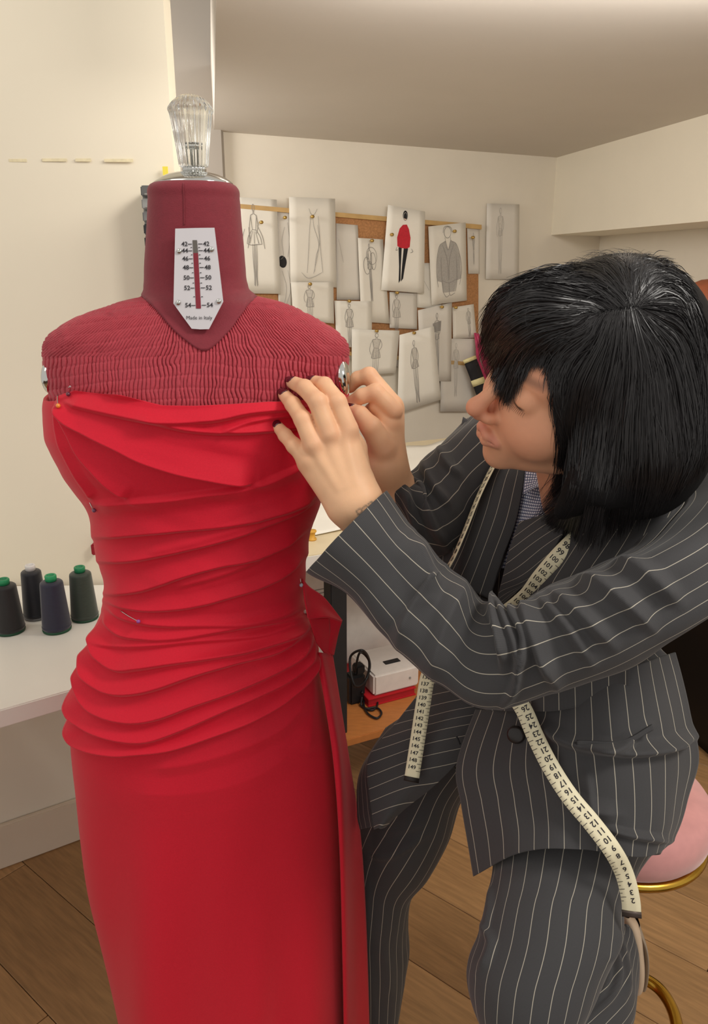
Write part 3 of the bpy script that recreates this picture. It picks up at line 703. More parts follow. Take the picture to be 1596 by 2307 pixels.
# lower torso, hidden under the dress, and its stand
P = form_surface(th[None, :], np.linspace(955, 1600, 40)[:, None], grow=-0.004)
adopt(np_mesh('lower_torso', P.reshape(-1, 3), grid_quads(NT, 40, True)[:, ::-1], M_form), form)
fc = np.array([form.location.x, Y0, 0])
adopt(lathe('stand_pole', [(.016, .03), (.016, zrow(1580))], M_chrome, fc, None, 20), form)
adopt(lathe('stand_base', [(.0, .0), (.115, .0), (.12, .012), (.10, .026), (.03, .034), (.016, .06)], M_black, fc, None, 40), form)
# chrome cap and fluted crystal finial
q = prof(FORM, 416)[0]; cl, cr = PY(q[0], 416, Y0), PY(q[1], 416, Y0); ccx = (cl[0] + cr[0]) / 2; cw = (cr[0] - cl[0]) / 2
cz = zrow(416); ch = zrow(386) - cz
adopt(lathe('neck_cap', [(cw * 1.01, -0.002), (cw * 1.02, 0.001), (cw * .97, ch * .22), (cw * .86, ch * .46), (cw * .66, ch * .73), (cw * .42, ch * .92), (cw * .2, ch), (0, ch)], M_chrome, (ccx, Y0, cz), None, 64, sy=0.9), form)
fx = PY(438, 380, Y0)[0]; s1 = Y0 / ray(438, 300)[1] / F
fz = zrow(389)
adopt(lathe('finial_collar', [(24 * s1, -.001), (26 * s1, .003), (24 * s1, .0065), (18 * s1, .008)], M_chrome, (fx, Y0, fz), None, 80, flute=.06, nfl=20), form)
M_glass = mat('crystal_glass', (0.96, 0.97, 0.95), 0.03, trans=1.0, ior=1.5, var=0.0)
fh = zrow(213) - zrow(379)
pf = [(0, 0.0), (.026 * 0 + 24 * s1, 0.0), (32 * s1, .03 * fh), (33 * s1, .06 * fh), (36 * s1, .25 * fh), (41 * s1, .5 * fh), (46 * s1, .72 * fh), (49.5 * s1, .79 * fh), (48.5 * s1, .82 * fh), (41 * s1, .89 * fh), (31 * s1, .945 * fh), (18 * s1, .99 * fh), (0, fh)]
fin = adopt(lathe('crystal_finial', pf, M_glass, (PY(437, 380, Y0)[0], Y0, zrow(379)), None, 176, flute=.035, nfl=22), form)
adopt(lathe('finial_screw', [(6 * s1, 0), (6 * s1, .02), (14 * s1, .021), (14 * s1, .027), (0, .027)], M_chrome, (fx, Y0, zrow(381)), None, 20), form)
# size plate
ptop, pbot = 0.8905, 0.862
def PL(px_, py_, off=0.0):
    f = (py_ - 514) / (742 - 514); return PY(px_, py_, ptop + (pbot - ptop) * f - off)
M_plate = mat('clear_white_plastic', lin(205, 200, 203), 0.25, var=0.02, coat=0.4)
out = [(395, 515), (439, 513.6), (483, 513), (493, 595), (503, 680), (487, 711), (471, 741.5), (451, 742), (432, 740.5), (411, 712), (391, 684), (393, 600)]
Vp = [PL(x, y) for x, y in out] + [PL(x, y) + np.array([0, .0022, 0]) for x, y in out]; n = len(out)
plate = adopt(mesh_obj('size_plate', Vp, [tuple(range(n))] + [tuple(range(n, 2 * n))[::-1]] + [(i, n + i, n + (i + 1) % n, (i + 1) % n) for i in range(n)], M_plate, None, False), form)
def on_plate(name, poly, m, off): 
    return mesh_obj(name, [PL(x, y, off) for x, y in poly], [tuple(range(len(poly)))], m, plate, False)
on_plate('slot', [(434, 541), (444, 541), (446.5, 570), (435.5, 570)], mat('slot_grey', lin(96, 90, 84), 0.5), .0006)
on_plate('slot_fill', [(435.5, 570), (446.5, 570), (453, 695), (442, 695)], mat('slot_crimson', lin(128, 30, 46), 0.6), .0006)
M_print = mat('printed_black', lin(48, 44, 48), 0.6)
nums = [(42, 550), (44, 565), (46, 583), (48, 603), (50, 626), (52, 649), (54, 688)]
VV, FF = [], []
def add_text(s, x, y, size, bold=True):
    v, f = text_cached(s, 1.0, bold); k = len(VV)
    for a_ in v: VV.append(PL(x + a_[0] * size, y - a_[1] * size, .0008))
    FF.extend([tuple(k + i for i in g) for g in f])
def add_tick(x0, x1, y):
    k = len(VV); VV.extend([PL(x0, y - .8, .0008), PL(x1, y - .8, .0008), PL(x1, y + .8, .0008), PL(x0, y + .8, .0008)]); FF.append((k, k + 1, k + 2, k + 3))
for s_, y in nums:
    cxx = 439 + (y - 541) * .058
    add_text(str(s_), cxx - 23.5, y, 14.0); add_text(str(s_), cxx + 25.5, y - .5, 14.0)
    add_tick(cxx - 16, cxx - 7, y); add_tick(cxx + 7, cxx + 17, y - .5)
for i in range(len(nums) - 1):
    y = (nums[i][1] + nums[i + 1][1]) / 2; cxx = 439 + (y - 541) * .058; add_tick(cxx - 10.5, cxx - 7, y); add_tick(cxx + 7, cxx + 11, y)
add_text('Made in Italy', 449, 716, 11.5, False)
mesh_obj('plate_print', VV, FF, M_print, plate, False)
for x, y in ((404, 566), (477, 562), (402, 682), (493, 679)):
    p = PL(x, y, .001); o = lathe('screw', [(0, .0016), (.0022, .0014), (.0028, .0002), (.0028, -.001)], M_chrome, (0, 0, 0), plate, 16); o.rotation_euler = (math.pi / 2, 0, 0); o.location = p
# chrome arm plates
for sx, (x, y) in ((-1, (121, 842)), (1, (776, 846))):
    p = PY(x, y, Y0 - .012); o = lathe('arm_plate', [(0, .007), (.012, .0065), (.020, .004), (.0235, .001), (.024, -.004), (.022, -.010), (0, -.010)], M_chrome, (0, 0, 0), None, 40, sy=1.5)
    o.rotation_euler = (0, sx * (math.pi / 2 - .12), 0); o.location = p; adopt(o, form)
# ------------------------------------------------------------------ the red dress draped on the form
M_dress = mat('red_crepe', lin(208, 10, 42), 0.62, var=0.05, scale=500, bump=0.22, bscale=1400, sheen=0.12, spec=0.35)
DRESS = np.array([
    (856, 122, 787, .112), (885, 112, 785, .116), (940, 110, 776, .119), (985, 118, 762, .119), (1020, 133, 750, .117), (1080, 168, 736, .108), (1130, 201, 724, .101),
    (1186, 216, 704, .095), (1238, 225, 694, .092), (1290, 239, 689, .090), (1320, 243, 687, .089), (1350, 238, 686, .090), (1380, 229, 690, .093), (1410, 218, 697, .098),
    (1462, 200, 709, .107), (1529, 180, 722, .117), (1576, 172, 732, .122), (1640, 170, 746, .126), (1690, 174, 756, .127), (1730, 178, 761, .126), (1850, 189, 768, .127),
    (1960, 202, 773, .129), (2080, 226, 776, .132), (2200, 250, 778, .135), (2307, 272, 780, .138), (2420, 292, 783, .142), (2560, 310, 786, .146)], float)
top_px = np.array([(100, 890), (128, 882), (146, 866), (166, 857), (204, 858), (270, 861), (318, 869), (366, 878), (442, 879), (509, 877), (604, 875), (651, 877), (720, 876), (790, 878)], float)
FOLDS = [  # picture polyline, height in cm, rise above the line, drop below it
    ([(150, 889), (199, 881), (237, 887), (270, 896), (342, 900), (413, 903), (485, 901), (556, 897), (642, 896), (720, 897), (780, 895)], .75, 26, 5),
    ([(146, 906), (170, 917), (199, 925), (261, 939), (328, 951), (390, 955), (461, 953), (509, 946), (556, 935), (651, 926), (730, 918)], .85, 34, 5),
    ([(300, 946), (347, 956), (413, 971), (485, 978), (556, 977), (618, 972), (700, 960), (740, 950)], .8, 26, 5),
    ([(499, 976), (532, 963), (580, 950), (651, 939), (740, 930)], .5, 18, 5),
    ([(136, 905), (146, 935), (166, 958), (213, 987), (270, 1015), (318, 1039), (390, 1063), (461, 1078), (532, 1089), (580, 1091)], 1.15, 62, 6),
    ([(131, 905), (138, 940), (156, 977), (185, 1030), (223, 1072), (261, 1106), (292, 1126)], .9, 40, 6),
    ([(127, 900), (124, 950), (138, 1010), (165, 1065), (196, 1112), (206, 1128)], .6, 22, 5),
    ([(204, 1131), (270, 1127), (366, 1120), (461, 1108), (556, 1094), (604, 1080), (651, 1059), (690, 1040)], -.55, 6, 40),
    ([(214, 1213), (290, 1206), (362, 1198), (457, 1190), (528, 1179), (600, 1162), (671, 1137), (724, 1108)], .7, 55, 8),
    ([(216, 1268), (290, 1264), (362, 1252), (433, 1236), (528, 1210), (623, 1174), (671, 1153), (715, 1125)], .75, 42, 7),
    ([(232, 1341), (290, 1336), (338, 1326), (409, 1300), (481, 1279), (552, 1264), (623, 1239), (694, 1195)], .8, 46, 7),
    ([(400, 1325), (457, 1310), (505, 1296), (552, 1278), (600, 1255)], .35, 24, 8),
    ([(236, 1356), (290, 1371), (338, 1376), (409, 1371), (457, 1362), (528, 1343), (600, 1319), (648, 1291), (690, 1255)], .75, 32, 6),
    ([(236, 1365), (267, 1390), (314, 1405), (386, 1412), (481, 1410), (552, 1405), (624, 1390), (690, 1368)], .6, 28, 7),
    ([(230, 1378), (243, 1410), (271, 1433), (329, 1442), (386, 1441), (457, 1431), (560, 1413), (640, 1400), (690, 1388)], .75, 26, 6),
    ([(216, 1448), (243, 1457), (290, 1460), (362, 1455), (433, 1448), (528, 1440), (600, 1429), (648, 1411), (692, 1393)], .55, 20, 6),
    ([(222, 1400), (213, 1433), (222, 1476), (243, 1500), (271, 1512), (314, 1508), (386, 1496), (481, 1481), (552, 1467), (624, 1445), (671, 1425), (696, 1400)], 1.1, 40, 7),
    ([(206, 1440), (195, 1481), (202, 1524), (229, 1552), (262, 1564), (314, 1562), (362, 1550), (433, 1524), (528, 1495), (624, 1467), (690, 1420)], 1.2, 46, 7),
    ([(188, 1480), (181, 1510), (186, 1557), (205, 1595), (238, 1614), (276, 1624), (314, 1626), (362, 1617), (433, 1590), (528, 1555), (624, 1510), (671, 1476), (700, 1418)], 1.25, 48, 7),
    ([(172, 1530), (162, 1576), (170, 1614), (205, 1643), (257, 1662), (305, 1668), (348, 1664), (409, 1643), (505, 1600), (576, 1569), (648, 1531), (686, 1490), (708, 1420)], 1.3, 44, 7),
    ([(160, 1600), (158, 1643), (171, 1671), (205, 1688), (267, 1698), (314, 1695), (386, 1686), (481, 1655), (576, 1617), (648, 1571), (695, 1519), (716, 1430)], 1.4, 36, 8),
    ([(340, 1735), (430, 1722), (540, 1690), (640, 1640), (700, 1570)], .30, 40, 26),
    ([(300, 1790), (430, 1790), (560, 1760), (660, 1700)], .16, 50, 40),
    ([(330, 1245), (420, 1225), (520, 1195), (600, 1165)], .25, 26, 14),
    ([(690, 1470), (700, 1560), (690, 1700)], .25, 40, 40),
]
def fold_height(px, py, folds=None, damp=0.10):
    hsum = np.zeros_like(px)
    for pts, A, up, dn in (FOLDS if folds is None else folds):
        C = catmull(np.array(pts, float), 90); x0, x1 = C[:, 0].min() - 70, C[:, 0].max() + 70; y0, y1 = C[:, 1].min() - 90, C[:, 1].max() + 90
        msk = (px > x0) & (px < x1) & (py > y0) & (py < y1)
        if not msk.any(): continue
        qx, qy = px[msk].astype(np.float32), py[msk].astype(np.float32); C = C.astype(np.float32)
        D2 = (qx[:, None] - C[None, :, 0]) ** 2 + (qy[:, None] - C[None, :, 1]) ** 2
        k = D2.argmin(1); T = np.gradient(C, axis=0); T /= np.linalg.norm(T, axis=1)[:, None]
        dx, dy_ = qx - C[k, 0], qy - C[k, 1]
        al = dx * T[k, 0] + dy_ * T[k, 1]
        # interpolate the tangent between samples so that ridges stay smooth
        step = np.linalg.norm(np.gradient(C, axis=0), axis=1)[k] + 1e-6
        kf = np.clip(k + al / step, 0, 89); k0 = np.floor(kf).astype(int); k1 = np.minimum(k0 + 1, 89); w = (kf - k0)[:, None]
        Cc = C[k0] * (1 - w) + C[k1] * w; Tt = T[k0] * (1 - w) + T[k1] * w
        ex, ey = qx - Cc[:, 0], qy - Cc[:, 1]
        s = -ex * Tt[:, 1] + ey * Tt[:, 0]                                   # positive below a line drawn left to right
        along = kf / 89.0
        endd = np.where((kf <= 0) | (kf >= 89), np.abs(al), 0)
        fade = np.clip(np.minimum(along, 1 - along) / damp, 0, 1); fade = 0.25 + 0.75 * fade * fade * (3 - 2 * fade)
        fade = fade * np.exp(-(endd / 14.0) ** 2)
        if A < 0: s = -s; up_, dn_ = dn, up; A = -A
        else: up_, dn_ = up, dn
        r_ = min(7.0, up_ * .3); e_ = max(dn_, 6.0)
        rise = lambda q: np.clip(1 + q / up_, 0, 1) ** 1.5
        top_ = rise(np.float32(-r_))
        hh_ = np.where(s < -r_, rise(s), top_ * (0.5 + 0.5 * np.cos(np.pi * np.clip((s + r_) / (r_ + e_), 0, 1))) + .10 * np.exp(-((s + r_ * .3) / 4.5) ** 2))
        hsum[msk] += A * 0.0135 * fade * hh_
    return hsum
dress = empty('red_dress', (form.location.x, Y0, 0.0)); tag(dress, 'long strapless red dress with draped folds pinned on the dress form', 'dress')
def dgrid():
    tf = np.concatenate([np.linspace(-0.25, np.pi + 0.25, 520, endpoint=False), np.linspace(np.pi + 0.25, 2 * np.pi - 0.25, 90, endpoint=False)])
    tt = np.concatenate([np.linspace(0, .53, 520, endpoint=False), np.linspace(.53, 1, 90)])
    q = form_surface(tf, np.full(len(tf), 872.0), DRESS, 2.2); px, _, _ = proj(q)
    tp_ = np.where(np.sin(tf) > -.05, np.interp(px, top_px[:, 0], top_px[:, 1]), 872)
    zbot = 2520.0
    rows = tp_[None, :] + (zbot - tp_[None, :]) * tt[:, None]
    B = form_surface(np.broadcast_to(tf, rows.shape), rows, DRESS, 2.2)
    Nn = grid_normals(B); cen = B.mean(1, keepdims=True)
    Nn *= np.sign((Nn * (B - cen)).sum(-1, keepdims=True))
    px, py, _ = proj(B)
    front = np.clip((np.sin(tf) + 0.30) / 0.35, 0, 1)[None, :]
    h = fold_height(px.ravel(), py.ravel()).reshape(px.shape) * front
    h += 0.0022 * vnoise(np.stack([px / 120, py / 26 - px / 90, px * 0], -1)) * np.clip((1650 - py) / 200, 0, 1) * np.clip((py - 890) / 40, 0, 1)
    # soft vertical waves growing towards the hem
    g = np.clip((py - 1750) / 600, 0, 1)
    h += g * (0.010 * np.sin((px - 300) / 58.0 + 0.4) + 0.006 * np.sin((px - 300) / 27.0)) * np.clip(front + .4, 0, 1)
    h += 0.014 * np.clip((py - 1950) / 350, 0, 1) * np.exp(-((px - (585 - (py - 2000) * .02)) / 42.0) ** 2) - 0.012 * np.clip((py - 1950) / 350, 0, 1) * np.exp(-((px - 650) / 40.0) ** 2)
    B = B + Nn * h[..., None]
    lip = B[0:1] - Nn[0:1] * 0.004 + np.array([0, 0, 0.0005]); lip2 = B[3:4] - Nn[3:4] * 0.007
    return tf, np.concatenate([lip2, lip, B], 0), Nn
tfD, DG, DN = dgrid()
adopt(np_mesh('draped_gown', DG.reshape(-1, 3), grid_quads(DG.shape[1], DG.shape[0], True)[:, ::-1], M_dress), dress)
_dp = DG[2:, :520].reshape(-1, 3); _dpx, _dpy, _dd = proj(_dp)
def on_dress(px, py, lift=0.0):
    k = np.argsort((_dpx - px) ** 2 + (_dpy - py) ** 2)[:12]; d = _dd[k].min(); return PD(px, py, d - lift)
# patches: sheets through control points
def patch(name, ctrl, nu, nv, m, parent=None, th=0.0015, uvs=(1, 1), disp=None, off=0, uoff=0.0, uvm=None):
    C = np.array([[PD(*p) for p in row] for row in ctrl])                # rows x cols x 3
    R, K, _ = C.shape
    A = np.stack([hermite(np.arange(K), C[r], np.linspace(0, K - 1, nu)) for r in range(R)]) if K > 2 else np.stack([C[r][0] + np.linspace(0, 1, nu)[:, None] * (C[r][1] - C[r][0]) for r in range(R)])
    G = hermite(np.arange(R), A, np.linspace(0, R - 1, nv)) if R > 2 else A[0][None] + np.linspace(0, 1, nv)[:, None, None] * (A[1] - A[0])[None]
    n = grid_normals(G, False)
    u, v = np.meshgrid(np.linspace(0, 1, nu), np.linspace(0, 1, nv))
    if disp is not None:
        px, py, _ = proj(G); G = G - n * np.sign((n * (G - CAMP)).sum(-1, keepdims=True)) * disp(u, v, px, py)[..., None]
    UV = np.stack([u * uvs[0] + uoff, v * uvs[1]], -1).reshape(-1, 2)
    if uvm is not None: UV = np.stack([u * uvm[0] + v * uvm[1] + uoff, v * uvs[1]], -1).reshape(-1, 2)
    o = np_mesh(name, G.reshape(-1, 3), grid_quads(nu, nv), m, None, True, UV)
    if th: solidify(o, th, off)
    if parent: adopt(o, parent)
    return o
def yd(px, py, y): return (px, py, y / ray(px, py)[1])
patch('side_panel', [[yd(712, 1470, .93), yd(722, 1470, .925), yd(734, 1472, .94), yd(749, 1474, .955)],
                     [yd(735, 1600, .90), yd(748, 1600, .905), yd(757, 1600, .93), yd(769, 1600, .955)],
                     [yd(752, 1720, .885), yd(766, 1720, .89), yd(774, 1720, .925), yd(788, 1720, .955)],
                     [yd(764, 1880, .875), yd(775, 1880, .88), yd(790, 1880, .92), yd(812, 1880, .955)],
                     [yd(770, 2060, .875), yd(780, 2060, .88), yd(797, 2060, .92), yd(824, 2060, .955)],
                     [yd(775, 2307, .875), yd(784, 2307, .88), yd(803, 2307, .92), yd(832, 2307, .955)],
                     [yd(778, 2500, .875), yd(787, 2500, .88), yd(807, 2500, .92), yd(836, 2500, .955)]], 24, 60, M_dress, dress, 0.002)
patch('waist_flap', [[yd(682, 1304, .925), yd(697, 1322, .93), yd(731, 1347, .945), yd(771, 1398, .955)],
                     [yd(686, 1345, .915), yd(698, 1358, .92), yd(728, 1368, .935), yd(770, 1400, .952)],
                     [yd(694, 1392, .905), yd(706, 1394, .91), yd(738, 1391, .925), yd(770, 1401, .95)]], 30, 20, M_dress, dress, 0.0018)
patch('flap_lining', [[yd(736, 1390, .945), yd(752, 1392, .95), yd(771, 1399, .957)], [yd(740, 1425, .945), yd(752, 1428, .95), yd(763, 1425, .957)],
                      [yd(742, 1470, .945), yd(747, 1474, .95), yd(752, 1476, .957)]], 16, 20, M_dress, dress, 0.0015)
patch('flap_underside', [[yd(696, 1392, .915), yd(718, 1392, .93), yd(742, 1391, .945)], [yd(704, 1420, .92), yd(722, 1425, .93), yd(744, 1430, .947)],
                         [yd(714, 1450, .925), yd(728, 1468, .935), yd(745, 1490, .95)]], 16, 20, M_dress, dress, 0.0015)
# dressmaker's pins
M_steel = mat('pin_steel', lin(210, 205, 200), 0.2, metal=1.0)
def dpin(head, tip, col, label, r=0.0026):
    a_ = on_dress(*head, lift=.004); b_ = on_dress(*tip, lift=.0005)
    e = empty('dressmaker_pin', a_); tag(e, label, 'pin', "dressmaker's pins in the red dress")
    adopt(tube('shaft', [a_, (a_ + b_) / 2 + np.array([0, -.001, 0]), b_], 0.0006, M_steel, None, 8, 6), e)
    adopt(lathe('head', [(0, -r)] + [(r * math.sin(t_), -r * math.cos(t_)) for t_ in np.linspace(.3, 2.8, 8)] + [(0, r)], mat('pin_head_%d_%d_%d' % col, lin(*col), 0.2, coat=.5), a_, None, 14), e)
dpin((154, 888), (136, 884), (96, 30, 50), 'dark red headed pin at the left end of the neckline')
dpin((158, 871), (134, 884), (170, 150, 150), 'bare steel pin lying on the left end of the neckline', .0012)
dpin((131, 914), (130, 890), (236, 140, 50), 'orange headed pin below the left end of the neckline')
dpin((212, 1150), (202, 1132), (110, 60, 90), 'dark pearl headed pin at the left side of the bodice')
dpin((312, 1400), (272, 1376), (150, 70, 150), 'purple headed pin slanting across the waist folds')
dpin((679, 1318), (677, 1304), (170, 185, 200), 'pale blue headed pin at the right waist, the upper of two')
dpin((688, 1378), (695, 1390), (190, 170, 160), 'clear headed pin at the right waist, the lower of two')
# ------------------------------------------------------------------ the seated person: implicit skin surfaces
def surface_nets(f, lo, hi, h):
    lo = np.asarray(lo, float); n = np.ceil((np.asarray(hi) - lo) / h).astype(int) + 1
    ax = [lo[i] + h * np.arange(n[i]) for i in range(3)]
    D = np.empty(n, np.float32)
    for i0 in range(0, n[0], 24):
        g = np.stack(np.meshgrid(ax[0][i0:i0 + 24], ax[1], ax[2], indexing='ij'), -1).astype(np.float32)
        D[i0:i0 + 24] = f(g)
    S_ = D < 0
    c = [S_[a:n[0] - 1 + a, b:n[1] - 1 + b, d:n[2] - 1 + d] for a in (0, 1) for b in (0, 1) for d in (0, 1)]
    cnt = sum(x.astype(np.int8) for x in c); act = (cnt > 0) & (cnt < 8)
    idx = np.full(act.shape, -1, np.int64); cells = np.argwhere(act); idx[act] = np.arange(len(cells))
    acc = np.zeros((len(cells), 3)); w = np.zeros(len(cells))
    corners = [(a, b, d) for a in (0, 1) for b in (0, 1) for d in (0, 1)]
    for i in range(8):
        for j in range(i + 1, 8):
            a, b = np.array(corners[i]), np.array(corners[j])
            if np.abs(a - b).sum() != 1: continue
            da = D[tuple((cells + a).T)]; db = D[tuple((cells + b).T)]; m = (da < 0) != (db < 0)
            t = np.where(m, da / np.where(m, da - db, 1), 0)
            acc += np.where(m[:, None], a + (b - a) * t[:, None], 0); w += m
    V = lo + h * (cells + acc / w[:, None])
    Q = []
    for axis in range(3):
        o1, o2 = [(1, 2), (2, 0), (0, 1)][axis]
        sl0 = [slice(None)] * 3; sl1 = [slice(None)] * 3; sl0[axis] = slice(0, -1); sl1[axis] = slice(1, None)
        A, B_ = S_[tuple(sl0)], S_[tuple(sl1)]
        for sign, m in ((1, A & ~B_), (-1, ~A & B_)):
            p = np.argwhere(m); e1 = np.zeros(3, int); e1[o1] = 1; e2 = np.zeros(3, int); e2[o2] = 1
            ok = (p[:, o1] > 0) & (p[:, o2] > 0) & (p[:, o1] < n[o1] - 1) & (p[:, o2] < n[o2] - 1); p = p[ok]
            q = np.stack([idx[tuple((p - e1 - e2).T)], idx[tuple((p - e2).T)], idx[tuple(p.T)], idx[tuple((p - e1).T)]], 1)
            Q.append(q if sign > 0 else q[:, ::-1])
    return V, np.concatenate(Q)
def s_sphere(p, c, r): return np.sqrt(((p - np.float32(c)) ** 2).sum(-1)) - np.float32(r)
def s_ell(p, c, r):
    q = (p - np.float32(c)) / np.float32(r); k = np.sqrt((q ** 2).sum(-1)); k2 = np.sqrt(((q / np.float32(r)) ** 2).sum(-1))
    return k * (k - 1) / (k2 + 1e-6)
def s_cone(p, a, b, ra, rb):
    a = np.asarray(a, np.float32); b = np.asarray(b, np.float32); d = b - a
    t = np.clip(((p - a) @ d) / np.float32(d @ d), 0, 1)
    return np.sqrt(((p - a - t[..., None] * d) ** 2).sum(-1)) - (ra + (rb - ra) * t)
def smin(a, b, k):
    h = np.clip(0.5 + 0.5 * (b - a) / k, 0, 1); return b * (1 - h) + a * h - k * h * (1 - h)
def smax(a, b, k): return -smin(-a, -b, k)

M_skin = mat('skin', (1, 1, 1), 0.48, var=0.04, scale=60, bump=0.06, bscale=700, sss=0.12, attr='Col', spec=0.35)
person = empty('person', PD(1340, 1900, 1.0)); person.location.z = 0.0
tag(person, 'black-haired person in charcoal pinstripe suit on the pink stool, pinning the red dress', 'person')

# ---- head, in its own frame (x her left, y forward, z up)
hR = np.array([.25, -.95, .19]); hU = np.array([-.72, .05, .69]); hR /= np.linalg.norm(hR); hU = hU - hR * (hU @ hR); hU /= np.linalg.norm(hU)
hB = -np.cross(hR, hU)
cr_, cu_, cb_ = np.array([1, 0, 0.]), np.array([0, SP, CP]), np.array([0, -CP, SP])
HM = np.outer(cr_, hR) + np.outer(cu_, hU) + np.outer(cb_, hB)             # head frame -> world
HC = PD(1311, 862, .80)
def h2w(v): return HC + np.asarray(v) @ HM.T
def w2h(v): return (np.asarray(v) - HC) @ HM
NB = w2h(PD(1330, 1130, .92))
LIPU = [((.0175, .0825, -.0650), (.008, .0915, -.0625)), ((.008, .0915, -.0625), (-.008, .0915, -.0625)), ((-.008, .0915, -.0625), (-.0175, .0825, -.0650))]
LIPL = [((.016, .0825, -.0670), (.006, .0890, -.0712)), ((.006, .0890, -.0712), (-.006, .0890, -.0712)), ((-.006, .0890, -.0712), (-.016, .0825, -.0670))]
def head_sdf(p):
    ax = p.copy(); ax[..., 0] = np.abs(ax[..., 0])                        # mirror
    d = s_ell(p, (0, -.012, .035), (.074, .094, .086))
    d = smin(d, s_ell(p, (0, .035, -.018), (.060, .056, .075)), .03)
    d = smin(d, s_cone(ax, (0, .058, -.092), (.046, .002, -.062), .0165, .020), .022)
    d = smin(d, s_ell(p, (0, .064, -.094), (.016, .0155, .015)), .012)
    d = smin(d, s_sphere(ax, (.034, .055, -.036), .029), .018)
    d = smin(d, s_ell(p, (0, .062, -.064), (.028, .023, .028)), .015)     # muzzle
    d = smin(d, s_cone(ax, (.006, .084, .020), (.040, .070, .021), .009, .010), .012)   # brow
    d = smax(d, -s_ell(ax, (.032, .102, .000), (.016, .015, .0105)), .012)  # sockets
    d = smin(d, s_sphere(ax, (.0305, .0755, -.001), .0145), .004)          # lids over the eyes
    d = smax(d, -s_cone(ax, (.019, .0905, -.0075), (.043, .0855, -.006), .0010, .0008), .002)   # lash line
    n = s_cone(p, (0, .085, .012), (0, .1095, -.029), .0062, .0084)
    n = smin(n, s_sphere(p, (0, .1130, -.0325), .0088), .008)
    n = smin(n, s_ell(ax, (.0098, .097, -.0390), (.0062, .0095, .0064)), .006)
    n = smin(n, s_cone(p, (0, .106, -.041), (0, .093, -.047), .006, .006), .005)
    d = smin(d, n, .007)
    d = smax(d, -s_ell(ax, (.0065, .1015, -.0485), (.0035, .006, .003)), .002)
    for a, b in LIPU: d = smin(d, s_cone(p, a, b, .0042, .0048), .005)
    for a, b in LIPL: d = smin(d, s_cone(p, a, b, .0045, .0056), .005)
    d = smax(d, -s_cone(ax, (0, .0965, -.0668), (.0185, .0865, -.0664), .0009, .0006), .002)
    d = smin(d, s_ell(ax, (.074, -.012, -.012), (.008, .018, .030)), .006)  # ears
    d = smin(d, s_cone(p, (0, -.022, -.055), NB, .054, .056), .02)
    return d
HV, HQ = surface_nets(head_sdf, (-.105, -.155, -.215), (.105, .135, .135), .0019)
def lip_d(v):
    m = np.full(len(v), 9.0)
    for a, b in LIPU + LIPL: m = np.minimum(m, s_cone(v.astype(np.float32), a, b, .0, .0))
    return m
SKIN = np.array(lin(228, 168, 132)); SKIN_RED = np.array(lin(206, 122, 98)); LIP = np.array(lin(196, 112, 104))
hc = np.tile(SKIN, (len(HV), 1)); 
def mixc(c, col, w): return c * (1 - w[:, None]) + np.asarray(col) * w[:, None]
hc = mixc(hc, SKIN_RED, 0.55 * np.exp(-(np.linalg.norm(HV - [0, .110, -.035], axis=1) / .022) ** 2))
hc = mixc(hc, SKIN_RED, 0.35 * np.exp(-(np.linalg.norm(np.abs(HV) * [1, 1, 1] - [.042, .068, .036], axis=1) / .03) ** 2))
hc = mixc(hc, LIP, np.clip(1.6 - lip_d(HV) / .0048, 0, 1) * .85)
bx = HV.copy(); bx[:, 0] = np.abs(bx[:, 0])
hc = mixc(hc, lin(60, 44, 38), .5 * np.clip(1.5 - s_cone(bx.astype(np.float32), (.016, .092, .021), (.044, .077, .025), .0, .0) / .0045, 0, 1))
hc = mixc(hc, lin(52, 36, 32), .9 * np.clip(1.6 - s_cone(bx.astype(np.float32), (.018, .0905, -.0075), (.044, .0855, -.006), 0., 0.) / .0016, 0, 1))

# ---- hands, in world space
def jd(px, py, lift): return PD(px, py, np.linalg.norm(on_dress(px, max(py, 890)) - CAMP) / np.linalg.norm(ray(px, max(py, 890))) - lift)
dW = np.linalg.norm(on_dress(690, 960) - CAMP) / np.linalg.norm(ray(690, 960))
LF = {  # left hand: knuckle, middle joint, end joint, tip  (picture point, depth, radius)
    'index': [(784, 966, dW - .044, .0112), (760, 905, dW - .048, .0100), (732, 868, dW - .028, .0090), (706, 860, dW - .008, .0074)],
    'middle': [(742, 976, dW - .049, .0112), (716, 905, dW - .052, .0102), (687, 874, dW - .030, .0092), (660, 862, dW - .010, .0075)],
    'ring': [(705, 1000, dW - .048, .0105), (682, 944, dW - .048, .0095), (660, 911, dW - .030, .0086), (641, 890, dW - .012, .0070)],
    'pinky': [(692, 1034, dW - .038, .0098), (663, 1004, dW - .037, .0086), (643, 981, dW - .024, .0077), (625, 960, dW - .010, .0064)]}
LFP = {k: [(PD(x, y, d), r) for x, y, d, r in v] for k, v in LF.items()}
WL = PD(806, 1142, dW - .030)
